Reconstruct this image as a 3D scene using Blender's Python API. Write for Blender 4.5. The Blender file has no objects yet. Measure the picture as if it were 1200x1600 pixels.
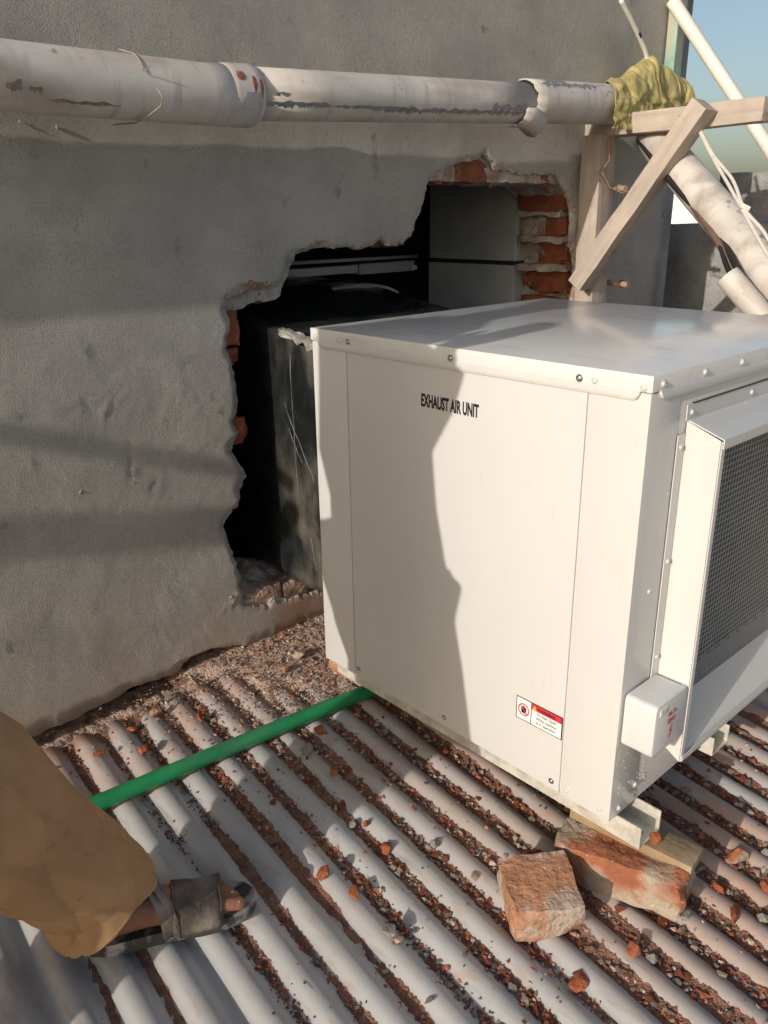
import bpy, bmesh, math, random
from mathutils import Vector, Matrix, noise
from mathutils.geometry import delaunay_2d_cdt
R = math.radians
sc = bpy.context.scene
COL = sc.collection
# ------------------------------------------------------------------ camera, sky, sun
cam = bpy.data.objects.new('camera', bpy.data.cameras.new('camera')); COL.objects.link(cam); sc.camera = cam
# rows: camera right, down, forward in world axes (x along the wall, y towards it, z up)
RR = [(0.733, -0.680, -0.013), (-0.243, -0.244, -0.939), (0.635, 0.692, -0.344)]
fw = Vector(RR[2]).normalized(); rt = Vector(RR[0]); rt = (rt - fw * rt.dot(fw)).normalized(); up = rt.cross(fw)
M = Matrix((rt, up, -fw)).transposed().to_4x4(); M.translation = (0, 0, 1.25); cam.matrix_world = M
cam.data.sensor_fit = 'VERTICAL'; cam.data.sensor_height = 24; cam.data.lens = 24 * 1276.3 / 1600
cam.data.clip_start = .02; cam.data.clip_end = 2000
AZ, EL = R(6.5), R(18)                       # sun travels along +x, a little towards the wall
W = bpy.data.worlds.new('World'); sc.world = W; W.use_nodes = True
nt = W.node_tree; bg = nt.nodes['Background']; sky = nt.nodes.new('ShaderNodeTexSky')
sky.sky_type = 'NISHITA'; sky.sun_disc = False; sky.sun_elevation = EL; sky.sun_rotation = R(263.5)
sky.air_density = 1.0; sky.dust_density = 2.9; sky.ozone_density = 1.0
nt.links.new(sky.outputs[0], bg.inputs[0]); bg.inputs[1].default_value = .12
sun = bpy.data.objects.new('sun', bpy.data.lights.new('sun', 'SUN')); COL.objects.link(sun)
sun.data.energy = 3.05; sun.data.angle = R(.53); sun.data.color = (1, .915, .81)
dv = Vector((math.cos(EL) * math.cos(AZ), math.cos(EL) * math.sin(AZ), -math.sin(EL)))
sun.rotation_euler = dv.to_track_quat('-Z', 'Y').to_euler(); sun.location = (-3, 0, 4)
sc.view_settings.view_transform = 'Standard'; sc.view_settings.look = 'None'
sc.view_settings.exposure = 0.1; sc.view_settings.gamma = 1; sc.view_settings.use_curve_mapping = False

# ------------------------------------------------------------------ helpers
rnd = random.Random(7)
def N(p, s=1.0, o=0.0): return noise.noise(Vector((p[0] * s + o, p[1] * s - o * .7, p[2] * s + o * .3)))
def fbm(p, s, n=3, o=0.0):
    v = 0; a = 1
    for i in range(n): v += a * N(p, s, o + i * 9.1); s *= 2.1; a *= .5
    return v
def tag(o, label=None, cat=None, group=None, kind=None):
    if label: o['label'] = label
    if cat: o['category'] = cat
    if group: o['group'] = group
    if kind: o['kind'] = kind
    return o
def link(o, parent=None):
    COL.objects.link(o)
    if parent is not None: o.parent = parent
    return o
def empty(name, loc=(0, 0, 0)):
    o = bpy.data.objects.new(name, None); o.location = loc; o.empty_display_size = .05; return link(o)
def obj(name, bm, mat, parent=None, smooth=False, world=True, auto=None):
    me = bpy.data.meshes.new(name); bm.to_mesh(me); bm.free()
    for m in (mat if isinstance(mat, (list, tuple)) else [mat]): me.materials.append(m)
    if smooth or auto:
        for p in me.polygons: p.use_smooth = True
    if auto: me.set_sharp_from_angle(angle=R(auto))
    o = bpy.data.objects.new(name, me); link(o, parent)
    if parent is not None and world: o.matrix_parent_inverse = pinv(parent)
    return o
def pinv(p): return Matrix.Translation(-p.location) if p.type == 'EMPTY' else Matrix.Identity(4)
def B(): return bmesh.new()
def box(bm, x0, x1, y0, y1, z0, z1, bev=0, mi=0, M=None):
    vs = [bm.verts.new((x, y, z)) for x in (x0, x1) for y in (y0, y1) for z in (z0, z1)]
    fs = [bm.faces.new([vs[i] for i in f]) for f in ((0, 1, 3, 2), (4, 6, 7, 5), (0, 4, 5, 1), (2, 3, 7, 6), (0, 2, 6, 4), (1, 5, 7, 3))]
    for f in fs: f.material_index = mi
    if bev:
        es = list({e for f in fs for e in f.edges})
        r = bmesh.ops.bevel(bm, geom=es, offset=bev, segments=2, affect='EDGES', profile=.6)
        vs = list({v for f in r['faces'] for v in f.verts} | {v for v in vs if v.is_valid})
    if M is not None: bmesh.ops.transform(bm, matrix=M, verts=[v for v in vs if v.is_valid])
    return vs
def frame(d, upv=Vector((0, 0, 1))):
    d = d.normalized()
    if abs(d.dot(upv)) > .95: upv = Vector((1, 0, 0))
    s = d.cross(upv).normalized(); return s, s.cross(d).normalized()
def tube(bm, pts, r, n=12, cap=True, mi=0, jit=0):
    pts = [Vector(p) for p in pts]; rings = []
    up0 = None
    for i, p in enumerate(pts):
        d = (pts[min(i + 1, len(pts) - 1)] - pts[max(i - 1, 0)])
        if up0 is None: s, u = frame(d)
        else:
            d.normalize(); s = d.cross(up0).normalized(); u = s.cross(d).normalized()
        up0 = u; rr = r[i] if isinstance(r, (list, tuple)) else r
        rings.append([bm.verts.new(p + (s * math.cos(a) + u * math.sin(a)) * (rr * (1 + jit * N((i, k, 3.3), .9)))) for k, a in ((k, 2 * math.pi * k / n) for k in range(n))])
    for a, b in zip(rings, rings[1:]):
        for k in range(n):
            f = bm.faces.new((a[k], a[(k + 1) % n], b[(k + 1) % n], b[k])); f.material_index = mi; f.smooth = True
    if cap:
        for q in (rings[0][::-1], rings[-1]):
            f = bm.faces.new(q); f.material_index = mi
    return rings
def loft(bm, rings, cap=True, mi=0, closed=True):
    vr = [[bm.verts.new(p) for p in r] for r in rings]; n = len(vr[0])
    for a, b in zip(vr, vr[1:]):
        for k in range(n if closed else n - 1):
            f = bm.faces.new((a[k], a[(k + 1) % n], b[(k + 1) % n], b[k])); f.material_index = mi; f.smooth = True
    if cap: bm.faces.new(vr[0][::-1]).material_index = mi; bm.faces.new(vr[-1]).material_index = mi
    return vr
def plank(bm, a, b, w, h, bev=.003, upv=(0, 0, 1)):
    a, b = Vector(a), Vector(b); d = (b - a); L = d.length; s, u = frame(d, Vector(upv))
    Mx = Matrix((d.normalized(), s, u)).transposed().to_4x4(); Mx.translation = a
    return box(bm, 0, L, -w / 2, w / 2, -h / 2, h / 2, bev, 0, Mx)
def rock(bm, c, size, seed, squash=(1, 1, 1), n=13, rot=None, mi=0):
    r = random.Random(seed); vs = []
    q = Matrix.Rotation(r.uniform(0, 6.28) if rot is None else rot, 3, 'Z')
    for i in range(n):
        z = r.uniform(-1, 1); a = r.uniform(0, 6.283); k = r.uniform(.78, 1.12); h = math.sqrt(1 - z * z)
        v = q @ Vector((h * math.cos(a) * k * squash[0], h * math.sin(a) * k * squash[1], z * k * squash[2])) * size
        vs.append(bm.verts.new(Vector(c) + v))
    g = bmesh.ops.convex_hull(bm, input=vs)
    for e in list({x for x in g['geom_interior'] + g['geom_unused'] if isinstance(x, bmesh.types.BMVert) and x.is_valid}): bm.verts.remove(e)
    return g
# ------------------------------------------------------------------ materials
def mat(name, col, rough=.6, var=.25, scale=8, bump=0, bscale=60, spec=.5, metal=0, col2=None, coat=0, thr=None, bump2=0, bscale2=10, coord='Object'):
    m = bpy.data.materials.new(name); m.use_nodes = True; t = m.node_tree; L = t.links.new; p = t.nodes['Principled BSDF']
    tc = t.nodes.new('ShaderNodeTexCoord'); nz = t.nodes.new('ShaderNodeTexNoise')
    nz.inputs['Scale'].default_value = scale; nz.inputs['Detail'].default_value = 8; nz.inputs['Roughness'].default_value = .65
    L(tc.outputs[coord], nz.inputs['Vector'])
    rp = t.nodes.new('ShaderNodeValToRGB'); L(nz.outputs[0], rp.inputs[0])
    c = Vector(col); lo = c * (1 - var) if col2 is None else Vector(col2); hi = c * (1 + var) if col2 is None else c
    a, b = thr or (.32, .68)
    rp.color_ramp.elements[0].position = a; rp.color_ramp.elements[1].position = b
    rp.color_ramp.elements[0].color = (*lo, 1); rp.color_ramp.elements[1].color = (*[min(x, .95) for x in hi], 1)
    L(rp.outputs[0], p.inputs['Base Color']); p.inputs['Roughness'].default_value = rough
    p.inputs['Specular IOR Level'].default_value = spec; p.inputs['Metallic'].default_value = metal; p.inputs['Coat Weight'].default_value = coat
    last = None
    for bs, bsc in ((bump, bscale), (bump2, bscale2)):
        if bs:
            n2 = t.nodes.new('ShaderNodeTexNoise'); n2.inputs['Scale'].default_value = bsc; n2.inputs['Detail'].default_value = 6
            L(tc.outputs[coord], n2.inputs['Vector'])
            bp = t.nodes.new('ShaderNodeBump'); bp.inputs['Strength'].default_value = bs; bp.inputs['Distance'].default_value = .01
            L(n2.outputs[0], bp.inputs['Height'])
            if last: L(last.outputs[0], bp.inputs['Normal'])
            last = bp
    if last: L(last.outputs[0], p.inputs['Normal'])
    return m
def stain(m, col, scale, thr, strength=1, stretch=(1, 1, 1), detail=6, mask=None, rough=None):
    """lay a second colour over the base colour through a noise mask; mask=(axis, a, b) limits it to a range of an object axis"""
    t = m.node_tree; L = t.links.new; p = t.nodes['Principled BSDF']; src = p.inputs['Base Color'].links[0].from_socket
    tc = t.nodes.new('ShaderNodeTexCoord'); mp = t.nodes.new('ShaderNodeMapping'); mp.inputs['Scale'].default_value = stretch
    L(tc.outputs['Object'], mp.inputs[0]); nz = t.nodes.new('ShaderNodeTexNoise'); nz.inputs['Scale'].default_value = scale; nz.inputs['Detail'].default_value = detail
    L(mp.outputs[0], nz.inputs['Vector']); mr = t.nodes.new('ShaderNodeMapRange'); mr.inputs[1].default_value, mr.inputs[2].default_value = thr
    mr.inputs[4].default_value = strength; L(nz.outputs[0], mr.inputs[0]); fac = mr.outputs[0]
    for mk in (mask or []):
        sx = t.nodes.new('ShaderNodeSeparateXYZ'); L(tc.outputs['Object'], sx.inputs[0])
        m2 = t.nodes.new('ShaderNodeMapRange'); m2.inputs[1].default_value, m2.inputs[2].default_value = mk[1], mk[2]; L(sx.outputs[mk[0]], m2.inputs[0])
        mu = t.nodes.new('ShaderNodeMath'); mu.operation = 'MULTIPLY'; L(fac, mu.inputs[0]); L(m2.outputs[0], mu.inputs[1]); fac = mu.outputs[0]
    mx = t.nodes.new('ShaderNodeMixRGB'); L(fac, mx.inputs[0]); L(src, mx.inputs[1]); mx.inputs[2].default_value = (*col, 1); L(mx.outputs[0], p.inputs['Base Color'])
    return m
m_paint = mat('cream_paint', (.595, .595, .585), .22, .02, 3, bump=.012, bscale=9, spec=.5)
stain(m_paint, (.45, .42, .37), 40, (.66, .74), .15, (1, 1, .3), 4)
stain(m_paint, (.52, .49, .44), 2.5, (.5, .8), .35)
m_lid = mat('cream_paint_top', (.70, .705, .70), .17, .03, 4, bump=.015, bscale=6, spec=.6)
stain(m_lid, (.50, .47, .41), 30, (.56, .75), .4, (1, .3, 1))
m_black = mat('black_print', (.012, .012, .013), .5, .1)
m_red = mat('red_print', (.62, .03, .05), .5, .1)
m_yel = mat('yellow_print', (.75, .45, .03), .5, .1)
m_white = mat('white_print', (.82, .82, .8), .45, .03)
m_steel = mat('zinc_screw', (.45, .46, .47), .3, .2, 60, metal=1)
m_galv = mat('galvanised_channel', (.62, .60, .54), .45, .3, 25, metal=.3, bump=.1)
m_wire = mat('mesh_wire', (.50, .52, .51), .45, .1, metal=.2)
m_fin = mat('dark_filter', (.12, .135, .135), .6, .3, 20)
m_inside = mat('dark_inside', (.02, .022, .022), .8, .2)
m_jbox = mat('grey_plastic_box', (.60, .62, .62), .35, .04, 10)
m_plaster = mat('cement_plaster', (.42, .40, .365), .92, .20, 3.5, bump=.42, bscale=430, bump2=.16, bscale2=60)
stain(m_plaster, (.29, .28, .262), 2.2, (.50, .75), .5)
stain(m_plaster, (.44, .40, .34), 5, (.57, .74), .45)
stain(m_plaster, (.20, .19, .175), 330, (.54, .66), .55, (1, 1, 1), 2)
stain(m_plaster, (.50, .47, .43), 290, (.60, .70), .5, (1, 1.1, 1), 2)
stain(m_plaster, (.30, .29, .275), 3.6, (.545, .60), .3, (1, 1, 1.4), 4)
stain(m_plaster, (.40, .31, .24), 4, (.35, .6), .55, (1, 1, 1), 6, mask=[(2, .50, .20)])
stain(m_plaster, (.36, .20, .13), 6, (.30, .55), .8, (1, 1, 1), 6, mask=[(2, .30, .20), (0, 1.0, 1.22)])
stain(m_plaster, (.15, .147, .14), 17, (.66, .73), .6, (1, 1, .7))
m_mortar = mat('broken_mortar', (.43, .395, .35), .95, .3, 22, bump=.9, bscale=90)
stain(m_mortar, (.30, .11, .06), 14, (.52, .64), .7)
m_brick = mat('red_brick', (.30, .085, .035), .9, .35, 16, bump=.8, bscale=70)
stain(m_brick, (.40, .33, .28), 22, (.60, .72), .75)
m_brickdark = mat('wall_brick', (.24, .07, .035), .85, .4, 14, bump=.7, bscale=60)
stain(m_brickdark, (.33, .28, .24), 18, (.60, .68), .8)
m_brick2 = mat('orange_brick', (.41, .20, .115), .92, .25, 12, bump=.9, bscale=75)
stain(m_brick2, (.40, .35, .30), 10, (.49, .60), .85)
stain(m_brick2, (.22, .10, .06), 26, (.57, .68), .6)
m_brick3 = mat('mortared_brick', (.33, .12, .06), .92, .3, 13, bump=.9, bscale=65)
stain(m_brick3, (.38, .33, .26), 7, (.48, .56), .9)
stain(m_brick3, (.62, .58, .52), 70, (.68, .74), .9)
m_sill = mat('dusty_pink_brick', (.46, .33, .27), .95, .3, 20, bump=.9, bscale=80)
stain(m_sill, (.30, .12, .07), 16, (.54, .66), .7)
m_greyrock = mat('grey_mortar_piece', (.23, .215, .19), .92, .25, 30, bump=.6, bscale=90)
m_tan = mat('tan_mortar_piece', (.38, .29, .22), .92, .25, 30, bump=.6, bscale=90)
m_pvc = mat('white_pvc', (.60, .565, .53), .55, .12, 4, bump=.08, bscale=30)
stain(m_pvc, (.33, .27, .22), 5, (.50, .72), .75, (.8, 3, 3), 9)
stain(m_pvc, (.40, .37, .34), 16, (.50, .68), .6, (3, .5, .5), 8)
stain(m_pvc, (.22, .16, .12), 28, (.66, .74), .7, (1, 1, 1), 5)
stain(m_pvc, (.42, .36, .31), 4, (.5, .75), .7, (.5, 1, 2))
m_pvcg = mat('grey_primer', (.23, .23, .23), .7, .25, 40)
m_grime = mat('brown_grime', (.26, .21, .175), .85, .3, 60)
m_conduit = mat('white_conduit', (.78, .74, .66), .4, .04, 6)
m_cable = mat('white_cable', (.72, .68, .62), .5, .1, 20)
m_hose = mat('black_hose', (.02, .02, .022), .5, .3, 10)
m_wood = mat('weathered_wood', (.45, .385, .33), .85, .15, 6, bump=.3, bscale=50)
stain(m_wood, (.30, .25, .21), 4, (.46, .72), .6, (.8, 12, 12), 9)
stain(m_wood, (.22, .17, .14), 9, (.60, .70), .6, (1, 3, 3), 8)
m_wood2 = mat('brown_wood', (.27, .19, .11), .8, .3, 10, bump=.3, bscale=60)
stain(m_wood2, (.36, .30, .21), 6, (.5, .6), .8)
m_greenwood = mat('green_painted_wood', (.24, .43, .37), .7, .25, 9, bump=.2)
stain(m_greenwood, (.42, .40, .31), 9, (.48, .58), .9, (1, 1, .4))
m_cloth = mat('olive_cloth', (.50, .43, .18), .95, .28, 11, bump=.6, bscale=380, bump2=.8, bscale2=34)
stain(m_cloth, (.20, .15, .05), 12, (.55, .70), .6)
m_green = mat('green_ppr_pipe', (.015, .235, .085), .42, .25, 7, bump=.04, bscale=30)
stain(m_green, (.12, .26, .15), 16, (.52, .75), .5, (.4, 1, 1))
stain(m_green, (.5, .48, .44), 30, (.74, .78), .8)
m_film = mat('black_plastic_film', (.014, .017, .018), .22, .4, 12, bump=.9, bscale=11, spec=.7, bump2=.4, bscale2=45)
stain(m_film, (.16, .145, .125), 9, (.45, .68), .9, (1, 1, .5), 9, mask=[(1, 1.74, 1.64)])  # sunlight painted in: film goes paler on the stretch in front of the wall
m_tape = mat('clear_plastic_film', (.30, .29, .265), .25, .3, 30, bump=.6, bscale=60)
m_panel = mat('grey_metal_panel', (.45, .48, .48), .5, .15, 6)
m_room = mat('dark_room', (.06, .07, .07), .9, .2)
m_tubel = mat('tube_light_white', (.5, .55, .55), .4, .1)
m_rough = mat('rough_plaster', (.30, .295, .29), .95, .3, 5, bump=1.0, bscale=28, bump2=.6, bscale2=110)
m_whitewall = mat('white_wall', (.82, .80, .75), .8, .04)
m_trouser = mat('tan_trousers', (.42, .245, .12), .95, .16, 6, bump=.25, bscale=500, bump2=.12, bscale2=26)
stain(m_trouser, (.33, .17, .07), 5, (.45, .65), .6, (1, 1, .6))
stain(m_trouser, (.52, .33, .17), 9, (.58, .72), .4)
stain(m_trouser, (.25, .14, .065), 22, (.66, .72), .5)
m_skin = mat('brown_skin', (.27, .125, .075), .55, .2, 30, bump=.15, bscale=160)
m_nail = mat('toe_nail', (.62, .44, .34), .4, .1, 40)
m_hair = mat('black_hair', (.012, .010, .009), .7, .3, 80, bump=.5, bscale=200)
m_leather = mat('dusty_leather', (.075, .058, .048), .62, .4, 12, bump=.3, bscale=90)
stain(m_leather, (.30, .255, .215), 16, (.44, .70), .85, (1, 1, 1), 9)
m_sole = mat('dusty_sole', (.05, .045, .043), .7, .3, 20, bump=.3)
stain(m_sole, (.34, .33, .32), 24, (.50, .60), .9)
m_dust = mat('red_brick_dust', (.29, .145, .10), .98, .35, 35, bump=1.0, bscale=260)
stain(m_dust, (.38, .22, .155), 11, (.48, .64), .85)
stain(m_dust, (.10, .05, .035), 60, (.56, .68), .6)
m_bed = mat('pink_brick_dust', (.50, .36, .285), .98, .25, 14, bump=.9, bscale=160)
stain(m_bed, (.22, .085, .05), 30, (.58, .66), .7)
# roof paint, with thin dust film near the wall
m_roof = mat('roof_paint', (.41, .415, .42), .42, .07, 5, bump=.04, bscale=18, spec=.4)
stain(m_roof, (.34, .27, .23), 6, (.50, .78), .3)
stain(m_roof, (.17, .16, .155), 26, (.60, .72), .5, (1, .22, 1))
stain(m_roof, (.44, .25, .17), 9, (.38, .62), .95, (1, .6, 1), 8, mask=[(1, 1.30, 1.62)])
stain(m_roof, (.44, .285, .215), 8, (.36, .58), .9, (1, .5, 1), 9, mask=[(0, .80, 1.35)])
stain(m_roof, (.40, .28, .22), 60, (.58, .64), .45, (1.2, .3, 1), 10)
stain(m_roof, (.13, .125, .12), 60, (.68, .74), .6, (1, .15, 1), 4)
def mix_attr(name, rough=.95):
    m = bpy.data.materials.new(name); m.use_nodes = True; t = m.node_tree; L = t.links.new; p = t.nodes['Principled BSDF']
    a = t.nodes.new('ShaderNodeAttribute'); a.attribute_name = 'piece'; L(a.outputs[0], p.inputs['Base Color']); p.inputs['Roughness'].default_value = rough
    tc = t.nodes.new('ShaderNodeTexCoord'); n2 = t.nodes.new('ShaderNodeTexNoise'); n2.inputs['Scale'].default_value = 300
    L(tc.outputs['Object'], n2.inputs['Vector']); bp = t.nodes.new('ShaderNodeBump'); bp.inputs['Strength'].default_value = .5; bp.inputs['Distance'].default_value = .004
    L(n2.outputs[0], bp.inputs['Height']); L(bp.outputs[0], p.inputs['Normal']); return m
m_piece = mix_attr('rubble_pieces')

# ------------------------------------------------------------------ the setting: ground, roof
bm = B(); bmesh.ops.create_grid(bm, x_segments=2, y_segments=2, size=900); o = obj('ground', bm, mat('ground_earth', (.20, .17, .13), .95, .2, .1)); o.location.z = -3.2; tag(o, kind='structure')
PSI = R(5); CP, SP = math.cos(PSI), math.sin(PSI); PITCH, U0, DEP, K = .0765, .527, .0185, math.tan(R(3))
YEND = 1.655
def plane_z(x, y): return .08 + K * (y - .601)
def uv(x, y): return x * CP - y * SP, x * SP + y * CP
def xy(u, v): return u * CP + v * SP, -u * SP + v * CP
def wave(u):
    c = math.cos(2 * math.pi * (u - U0) / PITCH)          # 1 in a valley, -1 on a crest
    c = c + .13 * (2 * c * c - 1) - .13          # sharper crests, flatter valleys
    c = max(-1, min(1, (c + .13) * 1.0))
    c = math.tanh(.5 * c) / math.tanh(.5)
    return -DEP * (c + 1) / 2
def roof_z(x, y):
    return plane_z(x, y) + wave(uv(x, y)[0]) + .0016 * N((x, y, 0), 5)
bm = B(); us = [U0 - 46 * PITCH + i * PITCH / 14 for i in range(46 * 14 + 52 * 14)]; rows = []
ys = [-2.6 + .12 * i for i in range(15)] + [-.8 + .05 * i for i in range(50)]
ys = [y for y in ys if y < YEND - .01] + [YEND]
for yv in ys:
    row = []
    for u in us:
        x, _ = xy(u, 0); v = (yv + u * SP) / CP; x, y = xy(u, v)
        if yv == YEND: y += .012 * N((x * 1.5, 0, 0), 3) + .004 * N((x, 3, 0), 30)
        row.append(bm.verts.new((x, y, roof_z(x, y) - (.004 if yv == YEND else 0))))
    rows.append(row)
for a, b in zip(rows, rows[1:]):
    for i in range(len(us) - 1): bm.faces.new((a[i], a[i + 1], b[i + 1], b[i])).smooth = True
roof = obj('corrugated_roof', bm, m_roof, smooth=True); tag(roof, kind='structure')
md = roof.modifiers.new('thickness', 'SOLIDIFY'); md.thickness = .0012; md.offset = -1

# ------------------------------------------------------------------ plastered wall with the broken hole
YW = 1.72; wall = empty('plastered_wall', (1.0, YW, 0)); tag(wall, 'grey cement plastered brick wall with a ragged hole knocked through it', 'wall')
HOLE = [(1.062, 0.279), (1.06, 0.346), (1.046, 0.398), (1.035, 0.442), (1.02, 0.499), (1.042, 0.523), (1.069, 0.539), (1.08, 0.582), (1.105, 0.614), (1.086, 0.648), (1.065, 0.689), (1.071, 0.716), (1.093, 0.734), (1.072, 0.767), (1.089, 0.792), (1.09, 0.84), (1.084, 0.897), (1.075, 0.938), (1.074, 0.972), (1.089, 1.002), (1.08, 1.039), (1.086, 1.061), (1.115, 1.069), (1.164, 1.082), (1.229, 1.084), (1.246, 1.092), (1.259, 1.122), (1.274, 1.141), (1.308, 1.158), (1.343, 1.166), (1.37, 1.168), (1.444, 1.166), (1.471, 1.166), (1.511, 1.158), (1.546, 1.165), (1.586, 1.181), (1.617, 1.163), (1.646, 1.162), (1.678, 1.174), (1.703, 1.186), (1.713, 1.211), (1.734, 1.244), (1.754, 1.286), (1.764, 1.316), (1.771, 1.335), (1.792, 1.347), (1.849, 1.371), (1.917, 1.386), (1.953, 1.387), (2.009, 1.41), (2.03, 1.39), (2.055, 1.367), (2.116, 1.368), (2.195, 1.357), (2.361, 1.36), (2.4, 1.322), (2.447, 1.283), (2.47, 1.242), (2.471, 1.164), (2.484, 1.122), (2.497, 1.101), (2.515, 1.014), (2.503, 0.956),
        (2.49, .80), (2.47, .62), (2.49, .45), (2.44, .27), (2.2, .24), (1.9, .22), (1.6, .225), (1.332, .215), (1.297, .221), (1.255, .225), (1.206, .232), (1.153, .256), (1.134, .237), (1.099, .255)]
BOT = [(0.396, 0.125), (0.458, 0.133), (0.502, 0.137), (0.563, 0.134), (0.611, 0.142), (0.66, 0.143), (0.712, 0.156), (0.78, 0.15), (0.843, 0.146), (0.864, 0.166), (0.912, 0.175), (0.96, 0.171), (1.009, 0.16), (1.058, 0.14), (1.09, 0.144), (1.199, 0.132), (1.328, 0.127)]
def rough_line(pts, closed, amp, step=.012, seed=0):
    out = []; n = len(pts)
    for i in range(n if closed else n - 1):
        a = Vector(pts[i]).to_2d(); b = Vector(pts[(i + 1) % n]).to_2d(); L = (b - a).length; k = max(1, int(L / step)); nn = Vector((-(b - a).y, (b - a).x)) / max(L, 1e-6)
        for j in range(k):
            p = a.lerp(b, j / k); w = 0 if j == 0 else 1
            q = N((p.x, p.y, seed), 42) + .6 * N((p.x, p.y, seed + 5), 110)
            out.append(p + nn * amp * q * w)
    if not closed: out.append(Vector(pts[-1]).to_2d())
    return out
def relief(x, z):                                     # trowelled, patched plaster surface
    p = (x, z, 0.0)
    h = .005 * N(p, 2.2, 1) + .0016 * N(p, 6, 2)
    d = z - (1.065 - .02 * (x - .5)) + .02 * N((x, 0, 0), 5)         # lower coat stands a little back
    h += .004 / (1 + math.exp(d / .010))
    low = max(0, min(1, (1.05 - z) / .1)) * max(0, min(1, (1.35 - x) / .2))
    t = fbm(p, 7, 2, 4); e = 1 / (1 + math.exp(-(t - .12) / .05)); h += low * (.0010 * e + .0003 * fbm(p, 38, 3, 2))
    an0 = .9 + 1.6 * N((x, z, 3), 2.6); s0 = math.cos(an0) * x + math.sin(an0) * z; q0 = -math.sin(an0) * x + math.cos(an0) * z
    h += (.35 + .65 * low) * .0008 * N((s0 * 9, q0 * 62, 1), 1) * max(0, min(1, .5 + 1.5 * N((x, z, 8), 5)))
    for (cx, cz, an, w, hh) in ((.98, .83, 1.1, .12, .055), (.72, .61, -1.0, .10, .06), (.95, .60, 1.3, .12, .05), (1.0, .72, .35, .10, .04), (.60, .73, -1.1, .12, .07), (.85, .92, 1.0, .1, .05)):
        g = math.exp(-((x - cx) / w) ** 2 - ((z - cz) / hh) ** 2)
        s = math.cos(an) * (x - cx) + math.sin(an) * (z - cz); q = -math.sin(an) * (x - cx) + math.cos(an) * (z - cz)
        h += g * .0011 * max(0, N((s * 22, q * 120, an), 1) + .1)
    for (cx, cz, an, L, wd, hh) in ((.79, .72, 1.45, .05, .004, -.005), (.84, .655, .8, .014, .004, -.005), (.745, .85, 1.0, .022, .005, .006), (.57, .77, -1.2, .025, .003, .006), (.71, .865, -.7, .016, .005, -.006), (1.03, .29, .9, .03, .005, .007), (1.0, .275, .7, .02, .004, .006), (.735, 1.37, -1.25, .03, .005, -.006)):
        s = math.cos(an) * (x - cx) + math.sin(an) * (z - cz); q = -math.sin(an) * (x - cx) + math.cos(an) * (z - cz)
        h += .42 * hh * math.exp(-(s / L) ** 4 - (q / wd) ** 2)
    return h
outer = [(-3.2, .125), *[(-3.2 + i * .2, .13 + .02 * N((i, 0, 0), .9)) for i in range(1, 18)]]
bot = rough_line(outer + BOT, False, .006, .012, 3)
bot += [Vector((1.7, .12)), Vector((2.3, .11)), Vector((3.06, .10)), Vector((3.07, 2.9)), Vector((-3.2, 2.9))]
hol = rough_line(HOLE, True, .007, .011, 8)
pts = list(bot); edges = [(i, (i + 1) % len(bot)) for i in range(len(bot))]
h0 = len(pts); pts += hol; edges += [(h0 + i, h0 + (i + 1) % len(hol)) for i in range(len(hol))]
def in_poly(p, poly):
    c = False; j = len(poly) - 1
    for i in range(len(poly)):
        a, b = poly[i], poly[j]
        if (a[1] > p[1]) != (b[1] > p[1]) and p[0] < (b[0] - a[0]) * (p[1] - a[1]) / (b[1] - a[1]) + a[0]: c = not c
        j = i
    return c
x = .3
rg = random.Random(3)
for (xa, xb, za, zb, st) in ((.33, 1.36, .18, 1.14, .0075), (.33, 2.6, 1.14, 1.8, .016), (1.36, 2.6, .15, 1.14, .03), (1.74, 2.6, .92, 1.44, .0095), (1.3, 1.8, 1.14, 1.30, .0095), (2.6, 3.0, .15, 1.8, .025), (.33, 3.0, 1.8, 2.2, .03), (-3.1, .33, .2, 2.8, .15), (.33, 3, 2.2, 2.85, .12)):
    zz = za
    while zz < zb:
        xx = xa + rg.uniform(0, st)
        while xx < xb:
            p = Vector((xx + rg.uniform(-.2, .2) * st, zz + rg.uniform(-.2, .2) * st))
            if not in_poly(p, hol): pts.append(p)
            xx += st
        zz += st
r = delaunay_2d_cdt(pts, edges, [], 0, 1e-5)
def chip(p):                                          # broken bevel along the rim of the hole
    if not (.99 < p.x < 2.62 and .18 < p.y < 1.46): return 0
    d = min((p - h_).length_squared for h_ in hol) ** .5; w = .011 + .014 * max(0, N((p.x, p.y, 4), 14) + .1) * 1.6
    return max(0, 1 - d / w)
chips = [chip(p) for p in r[0]]
bm = B(); vs = [bm.verts.new((p.x, YW - relief(p.x, p.y) + (.009 * c + .004 * c * N((p.x, p.y, 0), 120) if c else 0), p.y)) for p, c in zip(r[0], chips)]
for f in r[2]:
    c = sum((r[0][i] for i in f), Vector((0, 0))) / 3
    if in_poly(c, bot) and not in_poly(c, hol):
        try:
            fc = bm.faces.new([vs[i] for i in f]); fc.smooth = True
            if min(chips[i] for i in f) > .0: fc.material_index = 1; fc.smooth = False
        except ValueError: pass
for v in [v for v in bm.verts if not v.link_faces]: bm.verts.remove(v)
bmesh.ops.recalc_face_normals(bm, faces=bm.faces)
be = [e for e in bm.edges if e.is_boundary]
ex = bmesh.ops.extrude_edge_only(bm, edges=be)
for v in ex['geom']:
    if isinstance(v, bmesh.types.BMVert): v.co.y = YW + .020 + .006 * N(v.co, 60); v.co.x += .004 * N(v.co, 40, 3); v.co.z += .004 * N(v.co, 40, 9)
    elif isinstance(v, bmesh.types.BMFace): v.smooth = False; v.material_index = 1
pl = obj('plaster', bm, [m_plaster, m_mortar], wall)
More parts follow.
